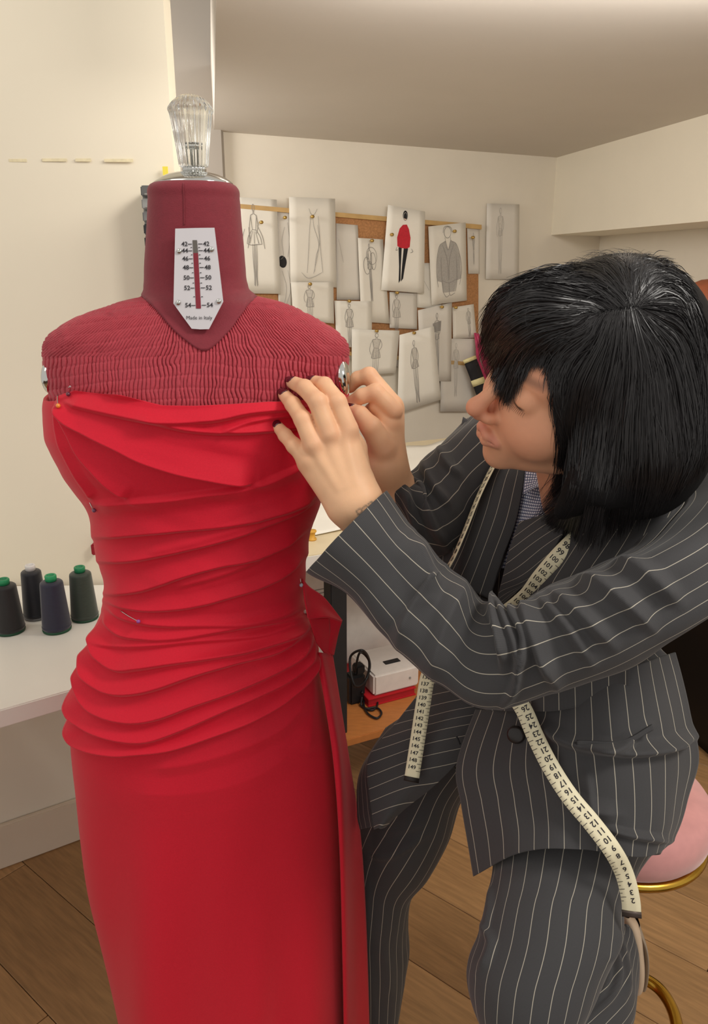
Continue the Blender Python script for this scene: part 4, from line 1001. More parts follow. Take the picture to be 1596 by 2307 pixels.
def left_hand(p):
    palm = s_cone(p, PD(812, 1120, dW - .036), PD(778, 975, dW - .034), .021, .0135)
    palm = smin(palm, s_cone(p, PD(800, 1125, dW - .038), PD(742, 990, dW - .036), .021, .0140), .012)
    palm = smin(palm, s_cone(p, PD(785, 1130, dW - .036), PD(712, 1015, dW - .036), .020, .0135), .012)
    palm = smin(palm, s_cone(p, PD(775, 1135, dW - .034), PD(697, 1045, dW - .030), .019, .0130), .012)
    palm = smin(palm, s_cone(p, WL, PD(862, 1262, .868), .0232, .027), .02)
    palm = smin(palm, s_cone(p, PD(862, 1262, .868), PD(1120, 1480, .84), .027, .034), .02)
    th_ = s_cone(p, PD(808, 1080, dW - .018), PD(802, 1010, dW + .006), .016, .0125)
    th_ = smin(th_, s_cone(p, PD(802, 1010, dW + .006), PD(776, 950, dW + .004), .0115, .010), .006)
    d = smin(palm, th_, .012)
    fs = None
    for k, J in LFP.items():
        f_ = None
        for (a, ra), (b, rb) in zip(J[:-1], J[1:]):
            c = s_cone(p, a, b, ra, rb); f_ = c if f_ is None else smin(f_, c, .0030)
        fs = f_ if fs is None else smin(fs, f_, .0018)
    d = smin(d, fs, .0085)
    for px0, py0, px1, py1 in ((778, 985, 800, 1090), (742, 995, 780, 1095), (712, 1018, 765, 1100)):   # tendons
        d = smin(d, s_cone(p, PD(px0, py0, dW - .0475), PD(px1, py1, dW - .0545), .0022, .0012), .008)
    return d
lo = PD(620, 1250, .99); 
LHV, LHQ = surface_nets(left_hand, (-.115, .73, 1.11), (.075, .935, 1.40), .0013)
def elbow_part(p): return s_cone(p, PD(870, 1225, .86), PD(1180, 1510, .81), .028, .04)
dR = .945 / ray(840, 900)[1]
RF = [  # right hand pinching a pin: chains of (px, py, d, r)
    [(884, 912, dR - .010, .0135), (832, 846, dR - .016, .0108), (806, 853, dR - .010, .0092), (790, 872, dR - .002, .0078)],     # index
    [(886, 925, dR - .022, .0130), (846, 884, dR - .030, .0110), (815, 893, dR - .026, .0096), (787, 908, dR - .016, .0078)],     # middle
    [(880, 950, dR - .016, .0125), (850, 915, dR - .020, .0105), (838, 925, dR - .006, .0095), (842, 945, dR + .004, .0085)],     # ring, folded in
    [(872, 975, dR - .008, .0115), (852, 945, dR - .010, .0098), (846, 958, dR + .004, .0088), (852, 972, dR + .008, .0080)],     # little finger, folded in
    [(864, 1010, dR - .020, .0165), (836, 962, dR - .034, .0135), (812, 934, dR - .030, .0108), (790, 922, dR - .020, .0085)]]    # thumb
RFP = [[(PD(x, y, d), r) for x, y, d, r in v] for v in RF]
def right_hand(p):
    d = s_cone(p, PD(868, 1045, dR + .005), PD(882, 925, dR - .004), .023, .0165)
    d = smin(d, s_cone(p, PD(862, 1045, dR + .0), PD(868, 960, dR - .008), .022, .017), .012)
    g_ = None
    d = smin(d, s_cone(p, PD(866, 1040, dR + .004), PD(905, 1130, 1.0), .0225, .03), .02)
    for J in RFP:
        f_ = None
        for (a, ra), (b, rb) in zip(J[:-1], J[1:]):
            c = s_cone(p, a, b, ra * .93, rb * .95); f_ = c if f_ is None else smin(f_, c, .0030)
        g_ = f_ if J is RFP[0] else smin(g_, f_, .0010)
    d = smin(d, g_, .006)
    return d
RHV, RHQ = surface_nets(right_hand, (-.02, .86, 1.17), (.085, 1.04, 1.42), .0015)
allV = [h2w(HV), LHV, RHV]; allQ = [HQ, LHQ, RHQ]; hcol = [hc]
HAND = np.array(lin(236, 188, 148)); HAND_RED = np.array(lin(220, 150, 118))
for V_, J in ((LHV, [j for v in LFP.values() for j in v]), (RHV, [j for v in RFP for j in v])):
    c = np.tile(HAND, (len(V_), 1)); w = np.zeros(len(V_))
    for q, r in J: w = np.maximum(w, np.exp(-(np.linalg.norm(V_ - q, axis=1) / (r * 1.25)) ** 2))
    hcol.append(mixc(c, HAND_RED, .45 * w))
offs = 0; QQ = []
for v, q in zip(allV, allQ): QQ.append(q + offs); offs += len(v)
AV = np.concatenate(allV); AC = np.concatenate(hcol)
# wrist tattoo, a smudge of grey ink beside the cuff
px, py, _ = proj(AV[len(HV):len(HV) + len(LHV)])
tw = np.zeros(len(px))
for C in ([(803, 1152), (812, 1146), (816, 1152), (808, 1158), (803, 1152)], [(816, 1146), (826, 1139), (829, 1146)], [(830, 1136), (838, 1130), (838, 1138)], [(806, 1160), (815, 1158)]):
    c = catmull(np.array(C, float), 30); tw = np.maximum(tw, np.exp(-(np.sqrt(((px[:, None] - c[None, :, 0]) ** 2 + (py[:, None] - c[None, :, 1]) ** 2)).min(1) / 1.6) ** 2))
AC[len(HV):len(HV) + len(LHV)] = mixc(AC[len(HV):len(HV) + len(LHV)], lin(96, 92, 90), tw * .8)
body = np_mesh('body', AV, np.concatenate(QQ), M_skin, None, True, None, AC); adopt(body, person)
sm = body.modifiers.new('smooth', 'SMOOTH'); sm.factor = 0.5; sm.iterations = 3
# lacquered nails
M_nail = mat('burgundy_nail_lacquer', lin(74, 18, 28), 0.15, coat=0.8)
def nail(J, out, length=.0135, width=.0056):
    (a, ra), (b, rb) = J[-2], J[-1]; t_ = b - a; t_ /= np.linalg.norm(t_); out = np.asarray(out, float); o_ = out - t_ * (out @ t_); o_ /= np.linalg.norm(o_); s_ = np.cross(t_, o_)
    n, V = 9, []
    for j in range(n):
        for i in range(n):
            u = 2 * i / (n - 1) - 1; v = j / (n - 1); w_ = width * (1 - .35 * max(0, v - .6) ** 1 * 2.0) * (0.8 + .2 * min(1, v * 4))
            ang = u * .95; V.append(b + t_ * (-.0062 + length * 1.1 * v) + s_ * w_ * math.sin(ang) * 1.1 + o_ * (rb * (.96) * math.cos(ang * .9) + .0006 - .0022 * v * v))
    o = np_mesh('fingernail', V, grid_quads(n, n), M_nail); solidify(o, .0009, 0); adopt(o, person)
view = lambda p: (CAMP - p) / np.linalg.norm(CAMP - p)
for k in ('index', 'middle', 'ring', 'pinky'):
    J = LFP[k]; nail(J, view(J[-1][0]) * .80 + np.array([-.12, 0, .5]))
nail(RFP[1], view(RFP[1][-1][0]) * .5 + np.array([0.0, 0, -.7])); nail(RFP[0], np.array([0, -.2, .9])); nail(RFP[4], view(RFP[4][-1][0]) * .3 + np.array([0, 0, .6]))
# eyelashes
VV, FF = [], []
for i in range(15):
    t_ = i / 14.; a = np.array([.019 + .025 * t_, .0900 - .005 * t_ ** 2 + .002 * math.sin(3.14 * t_), -.0072 + .0015 * t_]); b = a + np.array([.001 + .003 * t_, .0042 - .0016 * t_, -.0035])
    k = len(VV); m_ = (a + b) / 2 + np.array([0, .001, -.0015])
    for q, w_ in ((a, .00022), (m_, .00018), (b, .00004)): VV += [h2w(q + np.array([w_, 0, 0])), h2w(q - np.array([w_, 0, 0]))]
    FF += [(k, k + 1, k + 3, k + 2), (k + 2, k + 3, k + 5, k + 4)]
M_hair = mat('black_hair', lin(26, 23, 24), 0.38, var=0.25, scale=40, spec=0.6)
adopt(mesh_obj('eyelashes', VV, FF, M_hair, None, False), person)['kind'] = 'stuff'
# ---- hair: a full volume with combed strands on it
K = .80 / F
def s_ellc(p, px, py, d, rx, ry, rz):                                     # ellipsoid aligned with the lens axes
    c = PD(px, py, d).astype(np.float32); q = p - c
    v = np.stack([q[..., 0], q @ np.float32(cu_), q @ np.float32(cb_)], -1)
    return s_ell(v, (0, 0, 0), (rx, ry, rz))
def hair_sdf(p):
    d = s_ellc(p, 1375, 802, .80, 212 * K, 216 * K, .118)
    d = smin(d, s_ellc(p, 1205, 738, .770, 112 * K, 92 * K, .082), .025)
    d = smin(d, s_ellc(p, 1435, 960, .80, 156 * K, 212 * K, .105), .03)
    d = smin(d, s_cone(p, PD(1340, 1090, .76), PD(1270, 1150, .79), .03, .010), .02)
    cut = s_ellc(p, 1163, 962, .72, 118 * K, 140 * K, .13)
    cut = np.minimum(cut, s_ellc(p, 1120, 940, .72, 90 * K, 92 * K, .13))
    return smax(d, -cut, .008)
GV, GQ = surface_nets(hair_sdf, PD(1060, 1240, .80) + np.array([-.01, -.14, -.03]), PD(1610, 560, .80) + np.array([.03, .16, .03]), .004)
M_hairb = mat('black_hair_mass', lin(16, 14, 15), 0.7, var=0.2, scale=60, spec=0.2)
hv_ = hair_sdf(AV[:len(HV)].astype(np.float32)); wsc_ = np.clip((.006 - hv_) / .006, 0, 1)
AC[:len(HV)] = mixc(AC[:len(HV)], lin(22, 19, 20), wsc_)
ca = np.ones((len(AC), 4), np.float32); ca[:, :3] = AC; body.data.color_attributes['Col'].data.foreach_set('color', ca.ravel())
hair = np_mesh('hair', GV, GQ, M_hairb); adopt(hair, person)
G = [[(1420, 672), (1400, 630), (1370, 596), (1330, 586)], [(1410, 680), (1340, 640), (1270, 612), (1200, 625), (1140, 645)], [(1400, 688), (1310, 660), (1210, 640), (1130, 665), (1092, 720)],
     [(1395, 693), (1300, 685), (1190, 680), (1115, 715), (1088, 780)], [(1390, 697), (1290, 710), (1190, 725), (1120, 770), (1092, 815)], [(1385, 700), (1290, 730), (1200, 760), (1140, 820), (1116, 868)],
     [(1385, 702), (1300, 735), (1220, 770), (1168, 825), (1140, 920)], [(1386, 703), (1310, 738), (1245, 766), (1208, 790), (1190, 815)], [(1390, 705), (1320, 745), (1270, 775), (1243, 805), (1230, 838)], [(1395, 707), (1340, 760), (1280, 830), (1262, 930), (1285, 1030)],
     [(1402, 710), (1355, 780), (1310, 880), (1292, 1020), (1272, 1140), (1190, 1200)], [(1410, 712), (1375, 800), (1340, 920), (1318, 1070), (1270, 1238)], [(1420, 714), (1405, 820), (1385, 950), (1370, 1090), (1342, 1232)],
     [(1432, 715), (1440, 830), (1435, 960), (1430, 1090), (1412, 1200)], [(1445, 715), (1475, 830), (1490, 960), (1495, 1070), (1475, 1145)], [(1455, 708), (1515, 800), (1545, 940), (1555, 1040), (1525, 1112)],
     [(1462, 700), (1540, 760), (1580, 880), (1588, 990), (1575, 1065)], [(1462, 690), (1540, 700), (1583, 780), (1594, 900), (1594, 1010)], [(1458, 680), (1520, 655), (1562, 690), (1585, 760), (1592, 850)],
     [(1448, 672), (1490, 630), (1530, 622), (1562, 650)], [(1435, 670), (1450, 618), (1472, 592), (1508, 592)], [(1428, 670), (1425, 615), (1420, 584), (1430, 576)]]
G.append(G[0])
ROOT = [(1425, 686), (1402, 689), (1378, 693), (1352, 699), (1336, 705), (1330, 710), (1336, 713), (1343, 713), (1350, 712), (1366, 708), (1382, 704), (1396, 702), (1410, 701), (1422, 700), (1432, 699), (1438, 697), (1441, 694),
        (1442, 690), (1440, 687), (1437, 685), (1433, 684), (1429, 684), (1425, 686)]
for g, r_ in zip(G, ROOT): g[0] = r_; g.insert(1, tuple(np.array(r_) * .55 + np.array(g[1]) * .45 + np.array([0, -4])))
NS, NP = 11000, 16
GC = np.stack([catmull(np.array(g, float), NP) for g in G])                # guides x points x 2
rs = np.random.RandomState(3)
gi = rs.rand(NS) * (len(G) - 1); clump = np.round(gi * 7) / 7; gi = np.clip(gi * .65 + clump * .35 + rs.randn(NS) * .02, 0, len(G) - 1.001)
g0 = gi.astype(int); w = (gi - g0)[:, None, None]; S2 = GC[g0] * (1 - w) + GC[g0 + 1] * w
tt = np.linspace(0, 1, NP)
st0 = np.where(rs.rand(NS) < .45, 0, rs.rand(NS) * .55); ln_ = np.clip(.62 + rs.rand(NS) * .6, 0, 1.06)
idxf = np.clip((st0[:, None] + (np.minimum(st0 + ln_, 1.03) - st0)[:, None] * tt[None]), 0, 1.0) * (NP - 1)
i0 = np.clip(idxf.astype(int), 0, NP - 2); fw = (idxf - i0)[..., None]
ar = np.arange(NS)[:, None]; S3 = S2[ar, i0] * (1 - fw) + S2[ar, i0 + 1] * fw
S3 += (rs.randn(NS, 1, 2) * 7) * np.clip(idxf / (NP - 1) * 1.5, .25, 1)[..., None]
S3 += (6 * np.sin(idxf * .7 + rs.rand(NS, 1) * 6))[..., None] * rs.randn(NS, 1, 2) * np.where(rs.rand(NS, 1, 1) < .25, 1.1, .45)
def hair_depth(pp):
    k = np.stack([(pp[:, 0] - W / 2) / F, CP + SP * (H / 2 - pp[:, 1]) / F, -SP + CP * (H / 2 - pp[:, 1]) / F], -1)
    fm = (pp[:, 0] < 1300) & (pp[:, 1] > 800)
    d = np.full(len(pp), .63); best = np.full(len(pp), 9.); bd = d.copy()
    for _ in range(34):
        pw = CAMP + k * d[:, None]; s = hair_sdf(pw.astype(np.float32))
        if fm.any(): s[fm] = np.minimum(s[fm], head_sdf(w2h(pw[fm]).astype(np.float32)) - .001)
        m = s < best; best[m] = s[m]; bd[m] = d[m]
        d = d + np.clip(s, -.004, .03) * .85
        d = np.minimum(d, .95)
    return bd, k
bd, kk = hair_depth(S3.reshape(-1, 2))
bd = bd.reshape(NS, NP); lift = (.0005 + .0045 * rs.rand(NS) ** 2)[:, None] * (.4 + tt[None])
# comb the depth along each strand so that it never jumps
for _ in range(3): bd[:, 1:-1] = (bd[:, :-2] + bd[:, 1:-1] * 2 + bd[:, 2:]) / 4
P3 = CAMP + kk.reshape(NS, NP, 3) * (bd - lift)[..., None]
# stray hairs round the outline
NF = 220
cen = np.array([1385., 800.]); a_ = rs.rand(NF) * math.pi * 1.25 - math.pi * 1.12
base = cen + np.stack([np.cos(a_) * 205, np.sin(a_) * 215], 1); tang = np.stack([-np.sin(a_), np.cos(a_)], 1) * np.sign(rs.randn(NF))[:, None]
fl_ = base[:, None, :] + tang[:, None, :] * (tt * 75)[None, :, None] * (.4 + rs.rand(NF, 1, 1)) + (base - cen)[:, None, :] * (.10 * rs.rand(NF, 1, 1) * np.sin(tt * 2.6)[None, :, None])
kf = np.stack([(fl_[..., 0] - W / 2) / F, CP + SP * (H / 2 - fl_[..., 1]) / F, -SP + CP * (H / 2 - fl_[..., 1]) / F], -1)
PF = CAMP + kf * (.80 + .03 * rs.randn(NF, 1, 1))
def ribbons(name, P_, wid):
    N_, M_, _ = P_.shape; T = np.gradient(P_, axis=1); vd = P_ - CAMP; s = np.cross(T, vd); s /= np.linalg.norm(s, axis=-1, keepdims=True) + 1e-9
    tilt = rs.randn(N_, 1, 1) * .5; vd = vd / np.linalg.norm(vd, axis=-1, keepdims=True); s = s + vd * tilt
    tp_ = np.minimum(1, np.minimum(np.linspace(0, 1, M_) * 6 + .3, (1 - np.linspace(0, 1, M_)) * 3 + .08))[None, :, None]
    V = np.stack([P_ - s * wid * tp_, P_ + s * wid * tp_], 2).reshape(-1, 3)
    b = (np.arange(N_)[:, None] * M_ + np.arange(M_ - 1)[None]).ravel() * 2
    return np_mesh(name, V, np.stack([b, b + 1, b + 3, b + 2], 1), M_hair)
o = ribbons('hair_strands', P3, (.00016 + .00030 * rs.rand(NS) ** 1.5)[:, None, None]); o['kind'] = 'stuff'; adopt(o, person)
o = ribbons('stray_hairs', PF, np.full((NF, 1, 1), .00012)); o['kind'] = 'stuff'; adopt(o, person)
# ------------------------------------------------------------------ clothes: pinstripe suit, checked shirt, tape measure
def stripe_mat(name, base, line, spacing=0.0205, width=0.042, rough=0.8, check=False):
    m = bpy.data.materials.new(name); m.use_nodes = True; nt = m.node_tree; N = nt.nodes; L = nt.links; b = N['Principled BSDF']
    b.inputs['Roughness'].default_value = rough; b.inputs['Sheen Weight'].default_value = 0.12; b.inputs['Specular IOR Level'].default_value = 0.3
    uv = N.new('ShaderNodeUVMap'); uv.uv_map = 'UVMap'; sx = N.new('ShaderNodeSeparateXYZ'); L.new(uv.outputs['UV'], sx.inputs['Vector'])
    def line_mask(out, sp, wd):
        d = N.new('ShaderNodeMath'); d.operation = 'DIVIDE'; d.inputs[1].default_value = sp; L.new(out, d.inputs[0])
        f = N.new('ShaderNodeMath'); f.operation = 'FRACT'; L.new(d.outputs[0], f.inputs[0])
        s = N.new('ShaderNodeMath'); s.operation = 'SUBTRACT'; s.inputs[1].default_value = 0.5; L.new(f.outputs[0], s.inputs[0])
        a = N.new('ShaderNodeMath'); a.operation = 'ABSOLUTE'; L.new(s.outputs[0], a.inputs[0])
        r = N.new('ShaderNodeMapRange'); r.inputs['From Min'].default_value = wd * .6; r.inputs['From Max'].default_value = wd * .35
        L.new(a.outputs[0], r.inputs['Value']); return r.outputs['Result']
    mk = line_mask(sx.outputs['X'], spacing, width)
    nz = N.new('ShaderNodeTexNoise'); nz.inputs['Scale'].default_value = 900; tc = N.new('ShaderNodeTexCoord'); L.new(tc.outputs['Object'], nz.inputs['Vector'])
    fine = line_mask(sx.outputs['X'], 0.0016 if not check else spacing, .5)
    mixf = N.new('ShaderNodeMixRGB'); mixf.inputs[1].default_value = (*base, 1); mixf.inputs[2].default_value = (base[0] * 1.22, base[1] * 1.22, base[2] * 1.22, 1)
    ml = N.new('ShaderNodeMath'); ml.operation = 'MULTIPLY'; L.new(fine, ml.inputs[0]); L.new(nz.outputs['Fac'], ml.inputs[1]); L.new(ml.outputs[0], mixf.inputs[0])
    mix = N.new('ShaderNodeMixRGB'); L.new(mixf.outputs[0], mix.inputs[1]); mix.inputs[2].default_value = (*line, 1)
    if check:
        mk2 = line_mask(sx.outputs['Y'], spacing, width); mxm = N.new('ShaderNodeMath'); mxm.operation = 'MAXIMUM'; L.new(mk, mxm.inputs[0]); L.new(mk2, mxm.inputs[1]); mk = mxm.outputs[0]
    L.new(mk, mix.inputs[0]); L.new(mix.outputs[0], b.inputs['Base Color'])
    bp = N.new('ShaderNodeBump'); bp.inputs['Strength'].default_value = .15; bp.inputs['Distance'].default_value = .001; L.new(nz.outputs['Fac'], bp.inputs['Height']); L.new(bp.outputs['Normal'], b.inputs['Normal'])
    return m
CH = lin(64, 63, 64); LN = lin(182, 174, 158)
M_suit = stripe_mat('charcoal_pinstripe', CH, LN)
M_suit2 = stripe_mat('charcoal_pinstripe_trouser', CH, LN, 0.0200)
M_suitp = mat('charcoal_cloth', CH, 0.8, var=0.1, scale=600, bump=.15, bscale=900)
M_shirt = stripe_mat('checked_shirting', lin(214, 214, 222), lin(66, 74, 110), 0.0042, .34, 0.8, True)

def loft(name, rings, m, parent, nu=120, nv=120, uvw=.36, folds=(), wr=0.0, wsc=(.05, .03), th=.002, closed_end=False, disp=None, twist=0.0, n=2.0):
    """tube through rings; each ring: (edge point a, edge point b, half depth) with picture points and depths"""
    A = np.array([PD(*r[0]) for r in rings]); B_ = np.array([PD(*r[1]) for r in rings]); hd = np.array([r[2] for r in rings])
    k = np.arange(len(rings)); t = np.linspace(0, len(rings) - 1, nv)
    A = hermite(k, A, t); B_ = hermite(k, B_, t); hd = hermite(k, hd[:, None], t)[:, 0]
    C = (A + B_) / 2; a1 = (B_ - A) / 2; T = np.gradient(C, axis=0); T /= np.linalg.norm(T, axis=1)[:, None]
    a2 = np.cross(a1, T); a2 /= np.linalg.norm(a2, axis=1)[:, None]; flip = np.sign((a2 * (C - CAMP)).sum(1)); a2 *= -flip[:, None]   # towards the camera
    th_ = np.linspace(0, 2 * np.pi, nu + 1) + twist
    sp_ = lambda q: np.sign(q) * np.abs(q) ** (2.0 / n)
    P = C[:, None] - sp_(np.cos(th_))[None, :, None] * a1[:, None] + sp_(np.sin(th_))[None, :, None] * (a2 * hd[:, None])[:, None]
    n = grid_normals(P, False); cen = C[:, None]; n *= np.sign((n * (P - cen)).sum(-1, keepdims=True))
    px, py, _ = proj(P); front = np.clip(np.sin(th_) * 3 + .6, 0, 1)[None]
    h = np.zeros(px.shape)
    if folds: h += fold_height(px.ravel(), py.ravel(), folds, .25).reshape(px.shape) * front
    L_ = np.concatenate([[0], np.cumsum(np.linalg.norm(np.diff(C, axis=0), axis=1))])
    if wr: h += wr * vnoise(np.stack([np.cos(th_)[None] * .06 / wsc[0] + 0 * px, np.sin(th_)[None] * .06 / wsc[0] + 0 * px, (L_[:, None] + 0 * px) / wsc[1] + 5], -1)) * 2
    if disp is not None: h += disp(px, py)
    P = P + n * h[..., None]
    P[:, -1] = P[:, 0]
    sg_ = np.linalg.norm(np.diff(P, axis=1), axis=2).mean(0); cu = np.concatenate([[0], np.cumsum(sg_)]); U = np.broadcast_to((cu / cu[-1] * uvw)[None], px.shape); Vv = np.broadcast_to(L_[:, None], px.shape)
    o = np_mesh(name, P.reshape(-1, 3), grid_quads(nu + 1, nv), m, None, True, np.stack([U, Vv], -1).reshape(-1, 2))
    if th: solidify(o, th, 0)
    adopt(o, parent); return o
jk = empty('jacket', person.location); jk.parent = person; jk.matrix_parent_inverse = Matrix.LocRotScale(person.location, person.rotation_euler, person.scale).inverted()
jk['label'] = 'oversized charcoal pinstripe jacket with wide lapels'
def J(o): return o
PJ = jk
# left sleeve (near)
SL = [((860, 1114, .846), (700, 1278, .850), .046), ((907, 1178, .846), (754, 1324, .848), .050), ((951, 1234, .848), (800, 1365, .850), .052), ((992, 1284, .850), (862, 1429, .850), .055),
      ((1040, 1312, .842), (930, 1495, .842), .058), ((1080, 1352, .832), (1010, 1553, .832), .060), ((1108, 1372, .822), (1083, 1594, .822), .060), ((1150, 1368, .812), (1152, 1596, .812), .060),
      ((1195, 1345, .802), (1240, 1562, .802), .060), ((1275, 1312, .79), (1345, 1520, .79), .062), ((1370, 1264, .785), (1445, 1460, .785), .066), ((1470, 1205, .785), (1548, 1384, .785), .072), ((1535, 1125, .815), (1640, 1300, .815), .080), ((1520, 1075, .86), (1650, 1240, .87), .070), ((1490, 1060, .90), (1620, 1180, .91), .045)]
slf = [([(1082, 1352), (1112, 1400), (1128, 1450), (1130, 1500)], 1.3, 50, 9), ([(1147, 1366), (1163, 1400), (1180, 1430), (1178, 1470), (1165, 1510)], 1.0, 30, 9),
       ([(1100, 1370), (1140, 1400), (1162, 1450), (1160, 1530), (1130, 1590)], .8, 24, 10), ([(1171, 1350), (1200, 1420), (1215, 1480), (1250, 1550)], .9, 40, 16),
       ([(920, 1208), (960, 1290), (975, 1350)], -.7, 26, 60), ([(989, 1290), (960, 1330), (925, 1380), (900, 1450)], .6, 40, 30), ([(1040, 1310), (1010, 1400), (985, 1480), (975, 1520)], .5, 40, 40),
       ([(1240, 1335), (1310, 1390), (1380, 1460)], .7, 40, 22), ([(1300, 1300), (1390, 1350), (1470, 1420)], .7, 40, 22), ([(1210, 1345), (1280, 1420), (1330, 1500)], .6, 30, 20), ([(1380, 1260), (1460, 1300), (1540, 1370)], .6, 40, 26)]
loft('left_sleeve', SL, M_suit, PJ, 200, 260, .40, [(a, b * 1.7, c, d) for a, b, c, d in slf], .008, (.06, .05), n=2.7)
# right sleeve (far)
SR = [((886, 1016, .985), (842, 1092, .985), .034), ((903, 1062, .99), (866, 1148, .99), .040), ((918, 1092, 1.0), (900, 1220, 1.0), .046), ((938, 1066, 1.01), (965, 1262, 1.01), .050), ((975, 1020, 1.02), (1025, 1235, 1.02), .052),
      ((1018, 978, 1.03), (1075, 1160, 1.03), .054), ((1062, 938, 1.05), (1125, 1100, 1.05), .058)]
srf = [([(905, 1095), (920, 1150), (945, 1210)], .9, 20, 10), ([(925, 1062), (938, 1120), (970, 1190), (1000, 1230)], 1.1, 26, 10), ([(950, 1040), (975, 1100), (1010, 1150)], .8, 26, 12), ([(985, 1005), (1005, 1050), (1040, 1080)], .7, 26, 12)]
loft('right_sleeve', SR, M_suit, PJ, 110, 140, .30, [(a, b * 1.4, c, d) for a, b, c, d in srf], .006, (.05, .04))
# trunk of the jacket
TR = [((1090, 1890, 1.03), (1478, 1915, .95), .06), ((1078, 1770, 1.05), (1562, 1772, .945), .075), ((1090, 1640, 1.06), (1535, 1640, .945), .07), ((1060, 1500, 1.06), (1500, 1485, .94), .07), ((1020, 1370, 1.09), (1508, 1395, .95), .074),
      ((1010, 1220, 1.11), (1585, 1270, .93), .085), ((1050, 1085, 1.12), (1625, 1150, .91), .085), ((1085, 1005, 1.08), (1600, 1080, .90), .070), ((1160, 990, 1.06), (1480, 1050, .93), .05), ((1225, 1005, 1.03), (1420, 1050, .95), .04)]
trf = [([(1330, 1520), (1420, 1545), (1520, 1520)], .9, 36, 10), ([(1400, 1500), (1470, 1500), (1530, 1455)], .8, 30, 10), ([(1300, 1650), (1400, 1620), (1470, 1580), (1540, 1560)], 1.0, 46, 12),
       ([(1380, 1700), (1460, 1720), (1570, 1700)], 1.0, 40, 12), ([(1440, 1800), (1500, 1790), (1560, 1770)], .8, 36, 12), ([(1480, 1110), (1540, 1130), (1600, 1120)], .5, 24, 10)]
loft('jacket_body', TR, M_suit, PJ, 200, 220, .86, [(a, b * 1.6, c, d) for a, b, c, d in trf], .009, (.07, .06))
# fronts
fw_ = lambda a: (lambda u, v, px, py: a * vnoise(np.stack([px / 70, py / 90, px * 0 + 4], -1)))
patch('right_front', [[(1045, 940, 1.055), (1115, 985, 1.01), (1185, 1042, .975)], [(1018, 1060, 1.03), (1085, 1090, .985), (1168, 1150, .955)], [(992, 1180, 1.01), (1065, 1200, .97), (1135, 1260, .945)],
                      [(985, 1300, 1.0), (1050, 1320, .96), (1105, 1362, .94)], [(980, 1420, 1.0), (1060, 1440, .955), (1130, 1460, .94)], [(985, 1540, 1.0), (1060, 1560, .96), (1130, 1580, .945)]], 60, 90, M_suit, PJ, .002, (.115, .4), fw_(.008))
patch('left_front', [[(1285, 1075, .925), (1400, 1100, .86), (1530, 1130, .815)], [(1200, 1200, .92), (1320, 1220, .85), (1480, 1240, .80)], [(1128, 1335, .925), (1250, 1340, .86), (1420, 1340, .81)],
                     [(1108, 1450, .93), (1240, 1460, .868), (1420, 1470, .83)], [(1098, 1600, .945), (1240, 1600, .885), (1420, 1560, .855)]], 70, 90, M_suit, PJ, .002, (.20, .4), fw_(.008))
patch('right_lapel', [[(1118, 1026, .985), (1152, 1042, .972), (1184, 1046, .962)], [(1090, 1085, .972), (1135, 1078, .958), (1178, 1100, .950)], [(1064, 1165, .958), (1112, 1160, .946), (1160, 1185, .940)],
                      [(1036, 1240, .955), (1080, 1250, .942), (1130, 1265, .936)], [(1004, 1305, .965), (1050, 1325, .945), (1104, 1350, .936)]], 40, 60, M_suit, PJ, .003, (.085, .3), uoff=.004)
patch('left_lapel', [[(1172, 1176, 0.905), (1232, 1160, 0.885), (1296, 1150, 0.865)], [(1150, 1238, 0.905), (1205, 1225, 0.885), (1262, 1215, 0.867)], [(1136, 1296, 0.908), (1180, 1298, 0.889), (1223, 1288, 0.875)],
                     [(1126, 1335, 0.915), (1150, 1334, 0.905), (1176, 1325, 0.893)], [(1118, 1372, 0.921), (1124, 1370, 0.919), (1130, 1366, 0.917)]], 40, 60, M_suit, PJ, .004, (.09, .3), uoff=.006, uvm=(.05, .17))
# lower fronts over the thighs
lpf = [([(1200, 1630), (1290, 1680), (1380, 1690), (1460, 1640)], .9, 30, 14), ([(1310, 1680), (1400, 1700), (1500, 1690), (1575, 1660)], .9, 36, 10), ([(1270, 1810), (1330, 1830), (1400, 1840)], .4, 40, 30), ([(1360, 1870), (1420, 1885), (1500, 1895)], .5, 20, 8), ([(1320, 1720), (1330, 1790), (1340, 1870)], .35, 14, 30)]
patch('left_skirt', [[(1075, 1600, .99), (1180, 1600, .925), (1300, 1555, .875), (1430, 1500, .855), (1524, 1470, .895)], [(1030, 1724, .975), (1160, 1720, .905), (1300, 1690, .860), (1450, 1640, .850), (1556, 1600, .905)],
                     [(1041, 1810, .962), (1170, 1800, .890), (1310, 1790, .848), (1460, 1760, .842), (1577, 1715, .905)], [(1056, 1892, .952), (1180, 1865, .875), (1310, 1858, .838), (1460, 1850, .838), (1546, 1815, .90)],
                     [(1071, 1973, .946), (1180, 1919, .864), (1310, 1914, .830), (1450, 1930, .835), (1512, 1890, .892)]], 150, 130, M_suit, PJ, .002, (.31, .3),
      lambda u, v, px, py: .006 * vnoise(np.stack([px / 60, py / 110, px * 0 + 4], -1)) + fold_height(px.ravel(), py.ravel(), [(a, b * 1.6, c, d) for a, b, c, d in lpf], .25).reshape(px.shape))
Lp = [(971, 1530, 1.085), (905, 1617, 1.085), (835, 1704, 1.09), (833, 1785, 1.09), (846, 1868, 1.09)]
Rp = [(1150, 1500, 1.0), (1130, 1570, 1.005), (1092, 1632, 1.01), (1022, 1728, 1.03), (866, 1862, 1.085)]
mid = [((a[0] + b[0]) / 2, (a[1] + b[1]) / 2 + o, (a[2] + b[2]) / 2 - .012) for a, b, o in zip(Lp, Rp, (0, -4, -8, -8, 0))]
patch('right_skirt', [Lp, mid, Rp], 90, 60, M_suit, PJ, .002, (.24, .3), fw_(.006))
